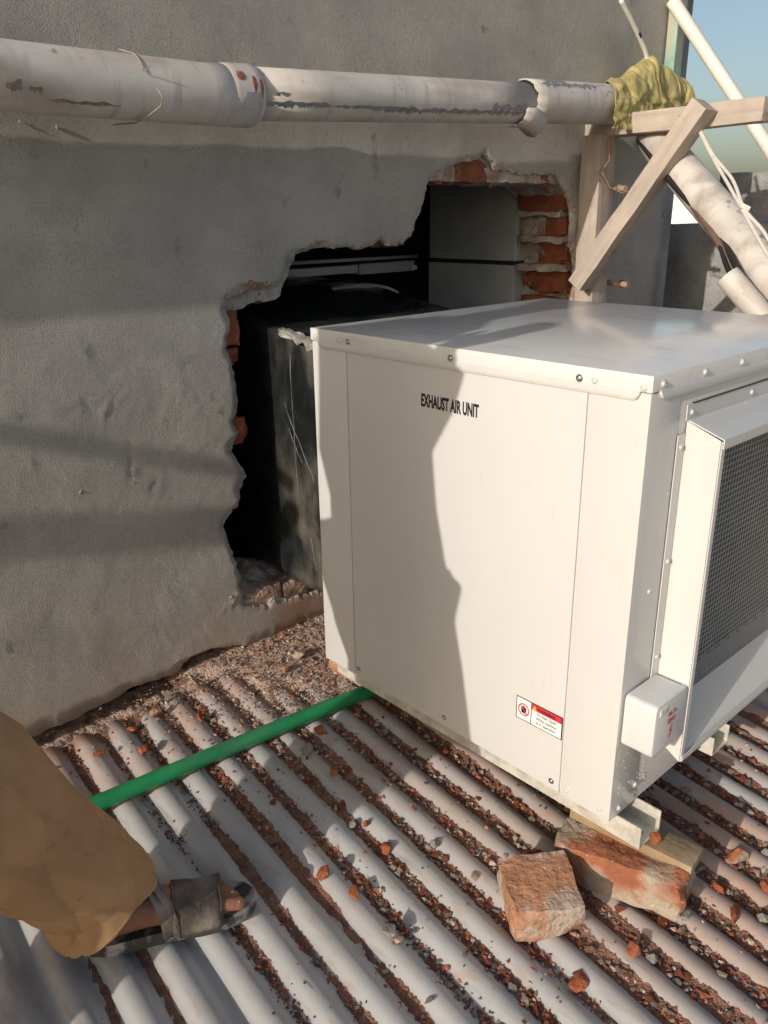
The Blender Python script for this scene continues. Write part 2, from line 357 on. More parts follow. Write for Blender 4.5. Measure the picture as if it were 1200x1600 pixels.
# brick core behind the plaster
core_hole = []
for (x, z) in HOLE:
    if 1.77 <= x <= 2.42 and z > 1.3: z = 1.333
    elif x >= 2.40: x = x + .02
    elif x < 1.30 and z > 1.04: z -= .036; x += .006
    elif x < 1.12 and z > .3: x += -.004 if z < .9 else .012
    elif 1.3 <= x <= 1.77 and z > 1.1: z += .004
    else: z += .02 if z < .3 else 0
    core_hole.append((x, z))
ch = rough_line(core_hole, True, .009, .016, 21)
op = [Vector(p) for p in ((-3.19, .185), (3.06, .185), (3.06, 2.89), (-3.19, 2.89))]
pts = op + ch; edges = [(i, (i + 1) % 4) for i in range(4)] + [(4 + i, 4 + (i + 1) % len(ch)) for i in range(len(ch))]
r = delaunay_2d_cdt(pts, edges, [], 0, 1e-5); bm = B(); y0, y1 = YW + .022, YW + .245
fr = [bm.verts.new((p.x, y0, p.y)) for p in r[0]]; bk = [bm.verts.new((p.x, y1, p.y)) for p in r[0]]
for f in r[2]:
    c = sum((r[0][i] for i in f), Vector((0, 0))) / 3
    if in_poly(c, op) and not in_poly(c, ch):
        bm.faces.new([fr[i] for i in f]); bm.faces.new([bk[i] for i in f][::-1])
n = len(ch)
depths = 9; prev = fr[4:4 + n]
for k in range(1, depths + 1):
    if k == depths: cur = bk[4:4 + n]
    else:
        y = y0 + (y1 - y0) * k / depths
        cur = [bm.verts.new((p.x + .012 * fbm((p.x, y, p.y), 26, 2, 2), y, p.y + .012 * fbm((p.x, y, p.y), 26, 2, 7) + (.05 * math.sin(math.pi * k / depths) if p.y < .30 else 0))) for p in ch]
    for i in range(n): bm.faces.new((prev[i], prev[(i + 1) % n], cur[(i + 1) % n], cur[i]))
    prev = cur
for (a, b) in ((0, 1), (1, 2), (2, 3), (3, 0)): bm.faces.new((fr[a], fr[b], bk[b], bk[a]))
bmesh.ops.recalc_face_normals(bm, faces=bm.faces)
obj('mortar_core', bm, m_mortar, wall)
def brick(name, c, size, m, parent, seed=0, rotz=0, tilt=(0, 0), chip=.05, cuts=4, warp=.0, lab=None):
    bm = B(); bmesh.ops.create_cube(bm, size=1); bmesh.ops.subdivide_edges(bm, edges=bm.edges, cuts=cuts, use_grid_fill=True)
    s = Vector(size); rr = random.Random(seed)
    cor = [(Vector((rr.choice((-.5, .5)), rr.choice((-.5, .5)), rr.choice((-.5, .5)))), rr.uniform(.15, .4)) for _ in range(3)]
    for v in bm.verts:
        p = v.co.copy(); q = Vector((abs(p.x), abs(p.y), abs(p.z)))
        near = sorted((.5 - q.x, .5 - q.y, .5 - q.z)); edge = max(0, 1 - near[1] / .12)
        k = 1 - edge * .035
        for cc, rad in cor:
            d = (p - cc).length
            if d < rad: k -= chip * (1 - d / rad) * 2.2
        w = p * k; w = Vector((w.x * s.x, w.y * s.y, w.z * s.z))
        wv = Vector((N(w, 34, seed), N(w, 34, seed + 3), N(w, 34, seed + 6))) * (.0045 + warp) + Vector((N(w, 90, seed), N(w, 90, seed + 3), N(w, 90, seed + 6))) * .002
        v.co = w + wv
    Mx = Matrix.Translation(c) @ Matrix.Rotation(rotz, 4, 'Z') @ Matrix.Rotation(tilt[0], 4, 'X') @ Matrix.Rotation(tilt[1], 4, 'Y')
    if parent is None:
        o = obj(name, bm, m, None, auto=38); o.matrix_world = Mx
    else:
        bmesh.ops.transform(bm, matrix=Mx, verts=bm.verts); o = obj(name, bm, m, parent, auto=38)
    return o
# bricks laid bare round the hole: right jamb courses, lintel, slivers on the left
for i, (c, s) in enumerate((((2.515, 1.85, 1.285), (.13, .205, .076)), ((2.535, 1.795, 1.196), (.13, .09, .072)), ((2.555, 1.815, 1.105), (.13, .13, .066)), ((2.56, 1.85, 1.012), (.13, .20, .078)),
                            ((2.555, 1.85, .92), (.13, .2, .074)), ((2.56, 1.85, .83), (.13, .2, .074)), ((2.55, 1.85, .74), (.13, .2, .074)), ((2.55, 1.85, .65), (.13, .2, .074)),
                            ((1.965, 1.79, 1.372), (.15, .105, .080)), ((1.835, 1.80, 1.352), (.07, .105, .05)), ((1.585, 1.79, 1.180), (.065, .10, .032)), ((1.668, 1.79, 1.176), (.04, .1, .03)), ((2.33, 1.79, 1.352), (.05, .10, .03)),
                            ((1.082, 1.772, .992), (.066, .09, .085)), ((1.078, 1.772, .925), (.060, .09, .04)), ((1.083, 1.764, .738), (.060, .08, .062)), ((1.18, 1.79, 1.062), (.11, .09, .03)))):
    brick('brick', c, s, m_brickdark, wall, 40 + i, chip=.10, warp=.003)
for i, (c, sz_) in enumerate((((1.125, 1.795, .262), (.12, .15, .06)), ((1.245, 1.79, .248), (.10, .135, .064)), ((1.35, 1.80, .235), (.10, .15, .06)), ((1.46, 1.80, .235), (.10, .15, .06)))): brick('brick', c, sz_, m_sill, wall, 90 + i, chip=.12, warp=.006, tilt=(R(4), R(3)))
# ledges of mortar sticking out between the jamb courses
for (z, w, yy) in ((1.243, .05, .18), (1.155, .06, .2), (1.06, .055, .2)):
    bm = B(); bmesh.ops.create_cube(bm, size=1); bmesh.ops.subdivide_edges(bm, edges=bm.edges, cuts=6, use_grid_fill=True)
    for v in bm.verts:
        p = Vector((v.co.x * .12 + 2.515, v.co.y * yy + 1.85, v.co.z * .022 + z)); v.co = p + Vector((.022 * N(p, 22), .01 * N(p, 30, 4), .010 * N(p, 26, 8)))
    obj('mortar_joint', bm, m_mortar, wall, auto=40)
# rubble on the sill of the hole
bm = B()
for i in range(150):
    x = 1.08 + rnd.random() * .42; y = 1.735 + rnd.random() * .2; rock(bm, (x, y, .283 - (x - 1.08) * .10 + rnd.uniform(-.006, .012)), rnd.uniform(.004, .013), i, (1, 1, .7), 8)
o = obj('sill_rubble', bm, m_tan, wall); o['kind'] = 'stuff'
# chipped nibs of plaster and wire ends on the face
bm = B()
for (x, z, s) in ((.661, .681, .012), (.69, .684, .006), (.725, 1.415, .008), (.655, 1.42, .007), (.79, .672, .008), (1.02, .30, .012)): rock(bm, (x, YW - .003, z), s * .6, int(x * 999), (.8, .9, 1.2), 9)
obj('plaster_nib', bm, m_tan, wall)
# right hand return with the painted timber strip
bm = B(); box(bm, 3.075, 3.16, 1.74, 1.95, -.5, 2.9, .004); obj('wall_return', bm, m_rough, wall)
t = bm = B(); box(bm, 2.945, 2.998, 1.672, 1.712, 1.62, 2.9, .004)
o = obj('timber_strip', bm, m_greenwood); tag(o, 'peeling turquoise green timber strip upright at the wall corner', 'timber strip')
for v in o.data.vertices: v.co.x += .004 * N(v.co, 6)

# ------------------------------------------------------------------ dark room behind the hole
room = empty('dark_room', (1.8, 2.8, 0)); tag(room, 'dark room seen through the hole in the wall', 'room')
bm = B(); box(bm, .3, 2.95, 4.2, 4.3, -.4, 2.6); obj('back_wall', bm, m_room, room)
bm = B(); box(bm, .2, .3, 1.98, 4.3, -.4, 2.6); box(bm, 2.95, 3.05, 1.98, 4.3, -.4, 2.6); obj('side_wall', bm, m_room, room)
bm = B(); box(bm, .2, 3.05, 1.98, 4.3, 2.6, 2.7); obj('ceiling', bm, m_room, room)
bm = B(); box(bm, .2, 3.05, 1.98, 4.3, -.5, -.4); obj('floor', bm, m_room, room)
pn = empty('metal_panel', (2.45, 2.1, .3)); tag(pn, 'dull grey sheet metal panel standing just inside the hole', 'panel')
bm = B(); box(bm, 2.475, 2.53, 1.967, 2.405, 1.077, 1.75, .004); obj('upper_panel', bm, m_panel, pn)
bm = B(); box(bm, 2.470, 2.53, 1.967, 2.405, .30, 1.062, .004); obj('lower_panel', bm, m_panel, pn)
bm = B(); box(bm, 2.48, 2.52, 1.97, 2.40, 1.060, 1.079); obj('joint_strip', bm, m_inside, pn)
tl = empty('tube_light', (2.1, 2.5, 1.05)); tag(tl, 'white batten tube light fitting lying in the dark room', 'light fitting')
bm = B(); box(bm, 1.80, 2.16, 2.48, 2.53, 1.033, 1.063, .004); obj('batten', bm, m_tubel, tl)
bm = B(); box(bm, 2.16, 2.46, 2.475, 2.535, 1.026, 1.066, .003); obj('housing', bm, m_panel, tl)
bm = B(); tube(bm, [(1.8, 2.50, 1.083), (2.5, 2.50, 1.080)], .007, 10); obj('tube', bm, m_tubel, tl)
bm = B(); box(bm, 2.445, 2.47, 2.47, 2.478, 1.03, 1.048, .002); obj('end_clip', bm, m_white, tl)

# ------------------------------------------------------------------ duct between wall and unit
du = empty('duct', (1.5, 1.8, .3)); tag(du, 'square duct wrapped in black plastic film running into the wall hole', 'duct')
bm = B(); rings = []
for j in range(26):
    y = 1.395 + j * .045; zt = .938 + max(0, (y - 1.45)) * .155; zt = min(zt, 1.04); ring = []
    xl, xr, zb = 1.20 + .02 * (y - 1.5), 1.84, .305
    for i in range(30): ring.append((xl, zb + (zt - zb) * i / 30))
    for i in range(20): ring.append((xl + (xr - xl) * i / 20, zt))
    for i in range(20): ring.append((xr, zt - (zt - zb) * i / 20))
    for i in range(12): ring.append((xr + (xl - xr) * i / 12, zb))
    rings.append([(x + .010 * N((x, y, z), 13) + .005 * N((x, y, z), 34, 3), y, z + .008 * N((x, y, z), 11, 5)) for x, z in ring])
loft(bm, rings, True); film = obj('film', bm, m_film, du, smooth=True)
bm = B()
g = [[None] * 19 for _ in range(25)]
for i in range(25):                                       # crumpled clear film at the top edge
    for k in range(19):
        y = 1.405 + .275 * i / 24; zt = .942 + (y - 1.45) * .155; w = .010 + .035 * abs(N((i * .33, 2, 0), 1)); q = k / 18
        p = Vector((1.196 + .05 * max(0, q - .6), y, zt + .010 - w * max(0, .7 - q) * 1.5))
        g[i][k] = bm.verts.new(p + Vector((-.006 + .011 * N(p, 55, 1) + .005 * N(p, 140, 2), .008 * N(p, 60, 4), .010 * N(p, 50, 6))))
for i in range(24):
    for k in range(18): bm.faces.new((g[i][k], g[i + 1][k], g[i + 1][k + 1], g[i][k + 1])).smooth = True
for (a, b) in (((1.192, 1.668, .80), (1.188, 1.55, .62)), ((1.192, 1.655, .74), (1.189, 1.60, .66)), ((1.190, 1.63, .93), (1.190, 1.625, .56)), ((1.190, 1.58, .46), (1.190, 1.56, .37))):
    A = Vector(a); Bv = Vector(b); P = [A.lerp(Bv, i / 8) + Vector((.003 * N((i, A.y, A.z), 3), .007 * N((i, A.z, 1), 1.3), 0)) for i in range(9)]
    tube(bm, P, [.0003 + .0013 * abs(N((i * .7, A.z * 9, 2), 1.7)) for i in range(9)], 5)
obj('film_crease', bm, m_tape, du, smooth=True)
fd = bm = B(); rings = []
for j in range(15):
    y = 2.02 + j * .035
    rings.append([(1.76 + .18 * math.cos(a) * (1 + .02 * (j % 2)), y, .985 + .050 * math.sin(a) * (1 + .05 * (j % 2))) for a in (math.pi * i / 16 for i in range(17))])
loft(bm, rings, True, closed=True); o = obj('flexible_duct', bm, m_tape, smooth=True); tag(o, 'pale translucent humped flexible duct on top of the black duct', 'duct')
md = o.modifiers.new('t', 'SOLIDIFY'); md.thickness = .003

# ------------------------------------------------------------------ exhaust air unit
X0, X1, Y0, Y1, Z0, Z1 = 1.085, 1.898, .601, 1.402, .223, 1.023
un = empty('exhaust_unit', (X0, Y0, Z0)); tag(un, 'big cream sheet metal exhaust air unit on the roof', 'exhaust unit')
P0, P1 = .7075, 1.2905
bm = B(); box(bm, X0 + .004, X1, .70, Y1 - .002, Z0 + .004, Z1 - .012); obj('casing', bm, m_paint, un)
bm = B(); box(bm, X0, X0 + .02, P0 + .002, P1 - .002, Z0 + .002, .990, .0016); side = obj('side_panel', bm, m_paint, un, auto=40)
bm = B(); box(bm, X0, X0 + .09, Y0, P0 - .0012, Z0, .996, .0022); post = obj('corner_post', bm, m_paint, un, auto=40)
bm = B(); box(bm, X0, X0 + .09, P1 + .0012, Y1, Z0 + .001, .996, .0022); post2 = obj('corner_post', bm, m_paint, un, auto=40)
bm = B(); box(bm, X0 + .0895, X1, Y0 + .0008, .70, .925, .996, .001); box(bm, X0 + .0895, X1, Y0 + .0008, .70, Z0 + .0005, .385, .001); box(bm, X0 + .0895, 1.206, Y0 + .0011, .69, .384, .926); box(bm, 1.79, X1 - .001, Y0 + .0009, .69, .384, .926)
front = obj('front_panel', bm, m_paint, un, auto=40)
bm = B(); box(bm, X0 - .002, X1 + .003, Y0 - .002, Y1 + .003, .9975, Z1, .0022); lid = obj('top_cover', bm, m_lid, un, auto=40)
def lip(bm, a, b, axis):                                 # hem under the cover: flares out, rounded ends
    prof = [(-.002, .999), (-.0045, .9955), (-.0052, .987), (-.0035, .9835), (.0015, .985), (.001, .999)]
    rings = []
    for s, e in ((a, .35), (a + .004, .8), (a + .011, 1), (b - .011, 1), (b - .004, .8), (b, .35)):
        rings.append([((X0 + o_, s, .999 - (.999 - z) * e) if axis == 'y' else (s, Y0 + o_, .999 - (.999 - z) * e)) for o_, z in prof])
    loft(bm, rings)
bm = B(); lip(bm, .618, 1.376, 'y'); lip(bm, 1.106, 1.885, 'x'); bmesh.ops.recalc_face_normals(bm, faces=bm.faces); obj('cover_lip', bm, m_paint, lid, auto=50)
def screw(p, nrm, m, parent, r=.0062):
    bm = B(); nrm = Vector(nrm); s, u = frame(nrm); rings = []
    for (rr, h) in ((1.25, 0), (1.25, .14), (.98, .18), (.95, .42), (.72, .62), (.34, .72), (.30, .50)):
        rings.append([Vector(p) + nrm * (h * r) + (s * math.cos(a) + u * math.sin(a)) * rr * r for a in (2 * math.pi * k / 12 for k in range(12))])
    loft(bm, rings); return obj('screw', bm, m, parent, auto=45)
for (y, z, m, pr) in ((1.387, 1.005, m_paint, lid), (1.311, 1.005, m_paint, lid), (1.281, 1.005, m_steel, lid), (.998, 1.004, m_steel, lid), (.725, 1.004, m_steel, lid), (.697, 1.004, m_paint, lid), (.613, 1.004, m_paint, lid)):
    screw((X0 - .002, y, z), (-1, 0, 0), m, pr, .0052)
for (y, z, m, pr) in ((1.277, .246, m_steel, side), (1.003, .246, m_steel, side), (.727, .241, m_steel, side), (.692, .240, m_paint, post), (.621, .240, m_paint, post)): screw((X0, y, z), (-1, 0, 0), m, pr, .0048)
for x in (1.112, 1.239, 1.367, 1.50, 1.63, 1.76): screw((x, Y0 - .002, 1.008), (0, -1, 0), m_paint, lid, .0052)
for (x, z) in ((1.115, .238), (1.165, .262), (1.14, .66)): screw((x, Y0, z), (0, -1, 0), m_paint, post, .0048)
# hood round the intake
HL, HR, HT, HB, HY = 1.200, 1.79, .914, .325, .541
def slab(bm, quad, th):
    q = [Vector(p) for p in quad]; n_ = (q[1] - q[0]).cross(q[3] - q[0]).normalized() * th
    a = [bm.verts.new(p) for p in q]; b = [bm.verts.new(p + n_) for p in q]
    bm.faces.new(a[::-1]); bm.faces.new(b)
    for i in range(4): bm.faces.new((a[i], a[(i + 1) % 4], b[(i + 1) % 4], b[i]))
hd = B()
slab(hd, [(HL, Y0 - .0015, HT + .022), (HL, Y0 - .0015, .3605), (HL, HY, HB), (HL, HY, HT)], -.002)
slab(hd, [(HR, Y0 - .0015, HT + .022), (HR, Y0 - .0015, .3605), (HR, HY, HB), (HR, HY, HT)], .002)
slab(hd, [(HL + .0025, Y0 - .002, HT + .022), (HR - .0025, Y0 - .002, HT + .022), (HR - .0025, HY - .004, HT + .0005), (HL + .0025, HY - .004, HT + .0005)], -.002)
slab(hd, [(HL + .0025, Y0 - .002, .392), (HR - .0025, Y0 - .002, .392), (HR - .0025, HY, HB + .002), (HL + .0025, HY, HB + .002)], -.002)
box(hd, HL + .0005, HL + .012, HY - .0025, HY - .0005, HB + .001, HT - .001, .0008)
box(hd, HL + .0026, HR - .0026, HY - .0045, HY - .0025, HT - .013, HT + .002, .0008); box(hd, HL + .0026, HR - .0026, HY - .0045, HY - .0025, HB + .001, HB + .012, .0008)
bmesh.ops.recalc_face_normals(hd, faces=hd.faces); hood = obj('hood', hd, m_paint, un)
bm = B(); box(bm, 1.176, 1.1985, Y0 - .0022, Y0 - .0002, .33, .917, .0008); f1 = obj('flange', bm, m_paint, hood)
bm = B(); box(bm, 1.195, 1.795, Y0 - .0026, Y0 - .0006, .9375, .962, .0008); f2 = obj('flange', bm, m_paint, hood)
bm = B()
for i in range(70): x = 1.212 + i * .0084; box(bm, x, x + .0048, Y0 - .004, Y0 - .0004, .9628, .9642)
obj('shadow_gap_dash', bm, m_inside, hood)  # dark dashes painted in for the shadow gap over the top flange
for (x, z) in ((1.187, .896), (1.187, .70), (1.187, .52)): screw((x, Y0 - .0022, z), (0, -1, 0), m_paint, f1, .0046)
for x in (1.210, 1.42, 1.63): screw((x, Y0 - .0026, .949), (0, -1, 0), m_paint, f2, .0046)
bm = B(); ST = .0108; k = 0; x = HL + .006
while x < HR: box(bm, x - .0005, x + .0005, Y0 - .0012, Y0 - .0002, .380, HT + .015); x += ST
z = .385
while z < HT + .015: box(bm, HL + .003, HR - .003, Y0 - .0024, Y0 - .0013, z - .0005, z + .0005); z += ST
obj('wire_mesh', bm, m_wire, un)
bm = B(); box(bm, 1.206, 1.79, .690, .6995, .386, .924); obj('intake_back', bm, m_fin, un)
x = 1.215
while x < 1.785:
    bm = B(); plank(bm, (x, .655, .387), (x + .004, .655, .923), .058, .006, .001, (0.5, 1, 0)); obj('filter_fin', bm, m_fin, un); x += .043
# base channels
def channel(xa, xb, yf, zb, lab=None):
    bm = B(); box(bm, xa, xb, yf, 1.39, zb, zb + .003); box(bm, xa, xa + .003, yf, 1.39, zb + .0032, Z0 - .001); box(bm, xb - .003, xb, yf, 1.39, zb + .0032, Z0 - .001)
    o = obj('base_channel', bm, m_galv, un)
    bm = B(); rings = [[((xa + xb) / 2 + rr * math.cos(a), yf + .022 + rr * math.sin(a), zb + .0034 + hh) for a in (2 * math.pi * i / 14 for i in range(14))] for rr, hh in ((.0075, 0), (.0065, .0006), (.0055, .0002))]
    loft(bm, rings); obj('bolt_hole', bm, m_inside, o)
channel(1.112, 1.182, .552, .178); channel(1.455, 1.525, .588, .180)
# lettering
def text(body, size, org, sx, m, parent, ex=.0002, off=.0, name='lettering', plane='x', bold=0, align='LEFT'):
    cu = bpy.data.curves.new(name, 'FONT'); cu.body = body; cu.size = size; cu.extrude = ex; cu.offset = bold; cu.align_x = align; cu.resolution_u = 3
    tmp = bpy.data.objects.new(name, cu); COL.objects.link(tmp); dg = bpy.context.evaluated_depsgraph_get(); me = bpy.data.meshes.new_from_object(tmp.evaluated_get(dg)); bpy.data.objects.remove(tmp)
    me.materials.clear(); me.materials.append(m); me.transform(Matrix.Diagonal((sx, 1, 1, 1)))
    if plane == 'x': Mx = Matrix(((0, 0, -1, org[0]), (-1, 0, 0, org[1]), (0, 1, 0, org[2]), (0, 0, 0, 1)))
    else: Mx = Matrix(((1, 0, 0, org[0]), (0, 0, -1, org[1]), (0, 1, 0, org[2]), (0, 0, 0, 1)))
    me.transform(Mx); o = bpy.data.objects.new(name, me); link(o, parent); o.matrix_parent_inverse = pinv(parent); return o
text('EXHAUST AIR UNIT', .0330, (X0 - .0005, 1.074, .9060), .495, m_black, un, bold=.0011)
st = empty('warning_sticker', (0, 0, 0)); st.parent = un; st.matrix_parent_inverse = pinv(un)
def srect(y0, y1, z0, z1, lv, m, name):
    bm = B(); box(bm, X0 - .0004 - .0003 * lv, X0 + .0001, y0, y1, z0, z1); return obj(name, bm, m, st)
srect(.7105, .8165, .340, .388, 0, m_black, 'border'); srect(.713, .780, .3418, .3862, 1, m_white, 'text_panel'); srect(.782, .8145, .3418, .3862, 1, m_white, 'symbol_panel')
srect(.713, .780, .3735, .3862, 2, m_red, 'heading_band')
text('WARNING', .0092, (X0 - .0014, .768, .3762), .92, m_black, st, bold=.0002)
for i, s_ in enumerate(('Do Not Open', 'While machine', 'is in operation')): text(s_, .0085, (X0 - .0011, .7465, .3655 - i * .0092), .88, m_black, st, align='CENTER')
bm = B(); tri = [bm.verts.new((X0 - .0014, y, z)) for y, z in ((.778, .375), (.7685, .375), (.7733, .3845))]; bm.faces.new(tri); obj('triangle', bm, m_yel, st)
text('!', .0075, (X0 - .0016, .7742, .3757), 1, m_black, st)
bm = B(); cy, cz = .7983, .364; seg = 28
for r0, r1 in ((.0105, .0132),):
    for k in range(seg):
        a, b = 2 * math.pi * k / seg, 2 * math.pi * (k + 1) / seg
        bm.faces.new([bm.verts.new((X0 - .0012, cy + rr * math.cos(t), cz + rr * math.sin(t))) for rr, t in ((r0, a), (r1, a), (r1, b), (r0, b))])
for s in (1,): bm.faces.new([bm.verts.new((X0 - .0013, cy + y, cz + z)) for y, z in ((.0085, .0072), (.0072, .0085), (-.0085, -.0072), (-.0072, -.0085))])
obj('prohibition_ring', bm, m_red, st)
bm = B()
for (a, b, w) in (((-.003, -.006), (-.003, .003), .0034), ((.0, -.006), (.0, .0085), .0021), ((.0026, -.006), (.0026, .0078), .0019), ((-.0027, -.004), (-.0027, .0078), .0019), ((-.0050, -.003), (-.0050, .0055), .0017), ((.0056, -.002), (.0056, .003), .0017), ((.0, -.0075), (.0, .001), .0105)):
    bm.faces.new([bm.verts.new((X0 - .00115, cy + y, cz + z)) for y, z in ((a[0] - w / 2, a[1]), (a[0] + w / 2, a[1]), (b[0] + w / 2, b[1]), (b[0] - w / 2, b[1]))]); 
for i, f in enumerate(bm.faces):
    for v in f.verts: v.co.x += .00002 * i
obj('hand_symbol', bm, m_black, st)
# junction box
jb = empty('junction_box', (1.15, .6, .385)); jb.parent = un; jb.matrix_parent_inverse = pinv(un)
jx0, jx1, jy0, jz0, jz1 = 1.094, 1.198, .540, .384, .484
def rbox(bm, x0, x1, y0, y1, z0, z1, r, n=4):
    rings = []; cs = [(x1 - r, z1 - r, 0), (x0 + r, z1 - r, 90), (x0 + r, z0 + r, 180), (x1 - r, z0 + r, 270)]
    def ring(ins, y): return [(cx + (r - ins) * math.cos(R(a0 + 90 * k / n)), y, cz + (r - ins) * math.sin(R(a0 + 90 * k / n))) for cx, cz, a0 in cs for k in range(n + 1)]
    loft(bm, [ring(0, y1), ring(0, y0 + .004), ring(.0012, y0 + .0012), ring(.004, y0)]); bmesh.ops.recalc_face_normals(bm, faces=bm.faces)
bm = B(); rbox(bm, jx0, jx1, jy0, Y0 - .003, jz0, jz1, .010); obj('box_shell', bm, m_jbox, jb, auto=35)
bm = B(); rbox(bm, jx1 - .012, jx1 + .0035, jy0 + .003, jy0 + .013, jz0 + .004, jz1 - .002, .003); obj('latch', bm, m_jbox, jb, auto=35)
bm = B(); box(bm, jx0 + .012, jx0 + .034, jy0 - .0008, jy0 + .0002, jz1 - .022, jz1 - .008, .0004); obj('embossed_plate', bm, m_white, jb)
bm = B()
for i in range(5): box(bm, jx0 + .015 + i * .0035, jx0 + .0172 + i * .0035, jy0 - .0012, jy0 - .0007, jz1 - .019, jz1 - .011)
obj('embossed_mark', bm, m_jbox, jb)
bm = B(); rr = random.Random(5)
def stroke(pts_, w):
    for (a, b) in zip(pts_, pts_[1:]):
        a, b = Vector(a), Vector(b); d = (b - a).normalized(); nn = Vector((-d.y, d.x)) * w
        bm.faces.new([bm.verts.new((p.x, jy0 - .0006 - .00003 * len(bm.faces), p.y)) for p in (a - nn, b - nn, b + nn, a + nn)])
bx, bz = jx0 + .054, jz0 + .062
for pts_ in ([(-.012, .004), (-.009, .012), (-.006, .004)], [(-.004, .012), (-.004, .005), (.001, .005)], [(.003, .012), (.009, .012)], [(.006, .012), (.006, .004)], [(.012, .010), (.015, .006), (.013, .004)],
             [(-.012, -.010), (-.012, -.003), (-.005, -.003), (-.005, -.010), (-.012, -.010)], [(-.002, -.011), (-.002, -.003), (.004, -.003)], [(-.002, -.007), (.003, -.007)], [(.007, -.011), (.007, -.003), (.013, -.003)], [(.007, -.007), (.012, -.007)]):
    stroke([(bx + p[0], bz + p[1]) for p in pts_], .0012)
stroke([(bx + .004, bz - .016), (bx - .003, bz - .027), (bx + .003, bz - .027), (bx - .004, bz - .040)], .0019)
obj('red_marking', bm, m_red, jb)
# dried splashes on the shaded lower corner
bm = B()
for i in range(70):
    x = rnd.uniform(1.09, 1.20); z = rnd.uniform(.24, .40) if rnd.random() < .85 else rnd.uniform(.5, .95); s = rnd.uniform(.0004, .0011)
    if x > 1.17 and z > .4: continue
    Mx = Matrix.Translation((x, Y0 - .0002, z)) @ Matrix.Diagonal((s, .0008, s * rnd.uniform(1, 2.6), 1)); bmesh.ops.create_icosphere(bm, subdivisions=1, radius=1, matrix=Mx)
o = obj('dried_splashes', bm, m_paint, un, smooth=True); o['kind'] = 'stuff'

# ------------------------------------------------------------------ bricks and wood under the unit's front corner
def rz(x, y): return plane_z(x, y)
o = brick('brick', (.957, .648, rz(.957, .648) + .030), (.126, .128, .066), m_brick2, None, 3, R(-38), (R(3), R(-4)), .05, 7, .002); tag(o, 'broken half brick lying alone on the roof left of the long brick', 'brick')
o = brick('brick', (1.128, .588, rz(1.128, .588) + .034), (.112, .236, .076), m_brick3, None, 14, R(15), (R(-2), R(3)), .06, 9, .004); tag(o, 'long mortar smeared brick propping the front corner of the unit', 'brick')
bm = B(); vs = plank(bm, (1.145, .705, .1655), (1.178, .474, .1585), .060, .022, .002); o = obj('wood_block', bm, m_wood2, auto=40); tag(o, 'brown wood offcut packed on top of the long brick', 'wood block')
o = brick('brick', (1.34, 1.30, .153), (.115, .23, .065), m_brick2, None, 9, R(8), (0, 0), .05, 5); tag(o, 'orange brick half hidden under the rear left corner of the unit', 'brick'); o.location = (1.222, 1.372, .150)
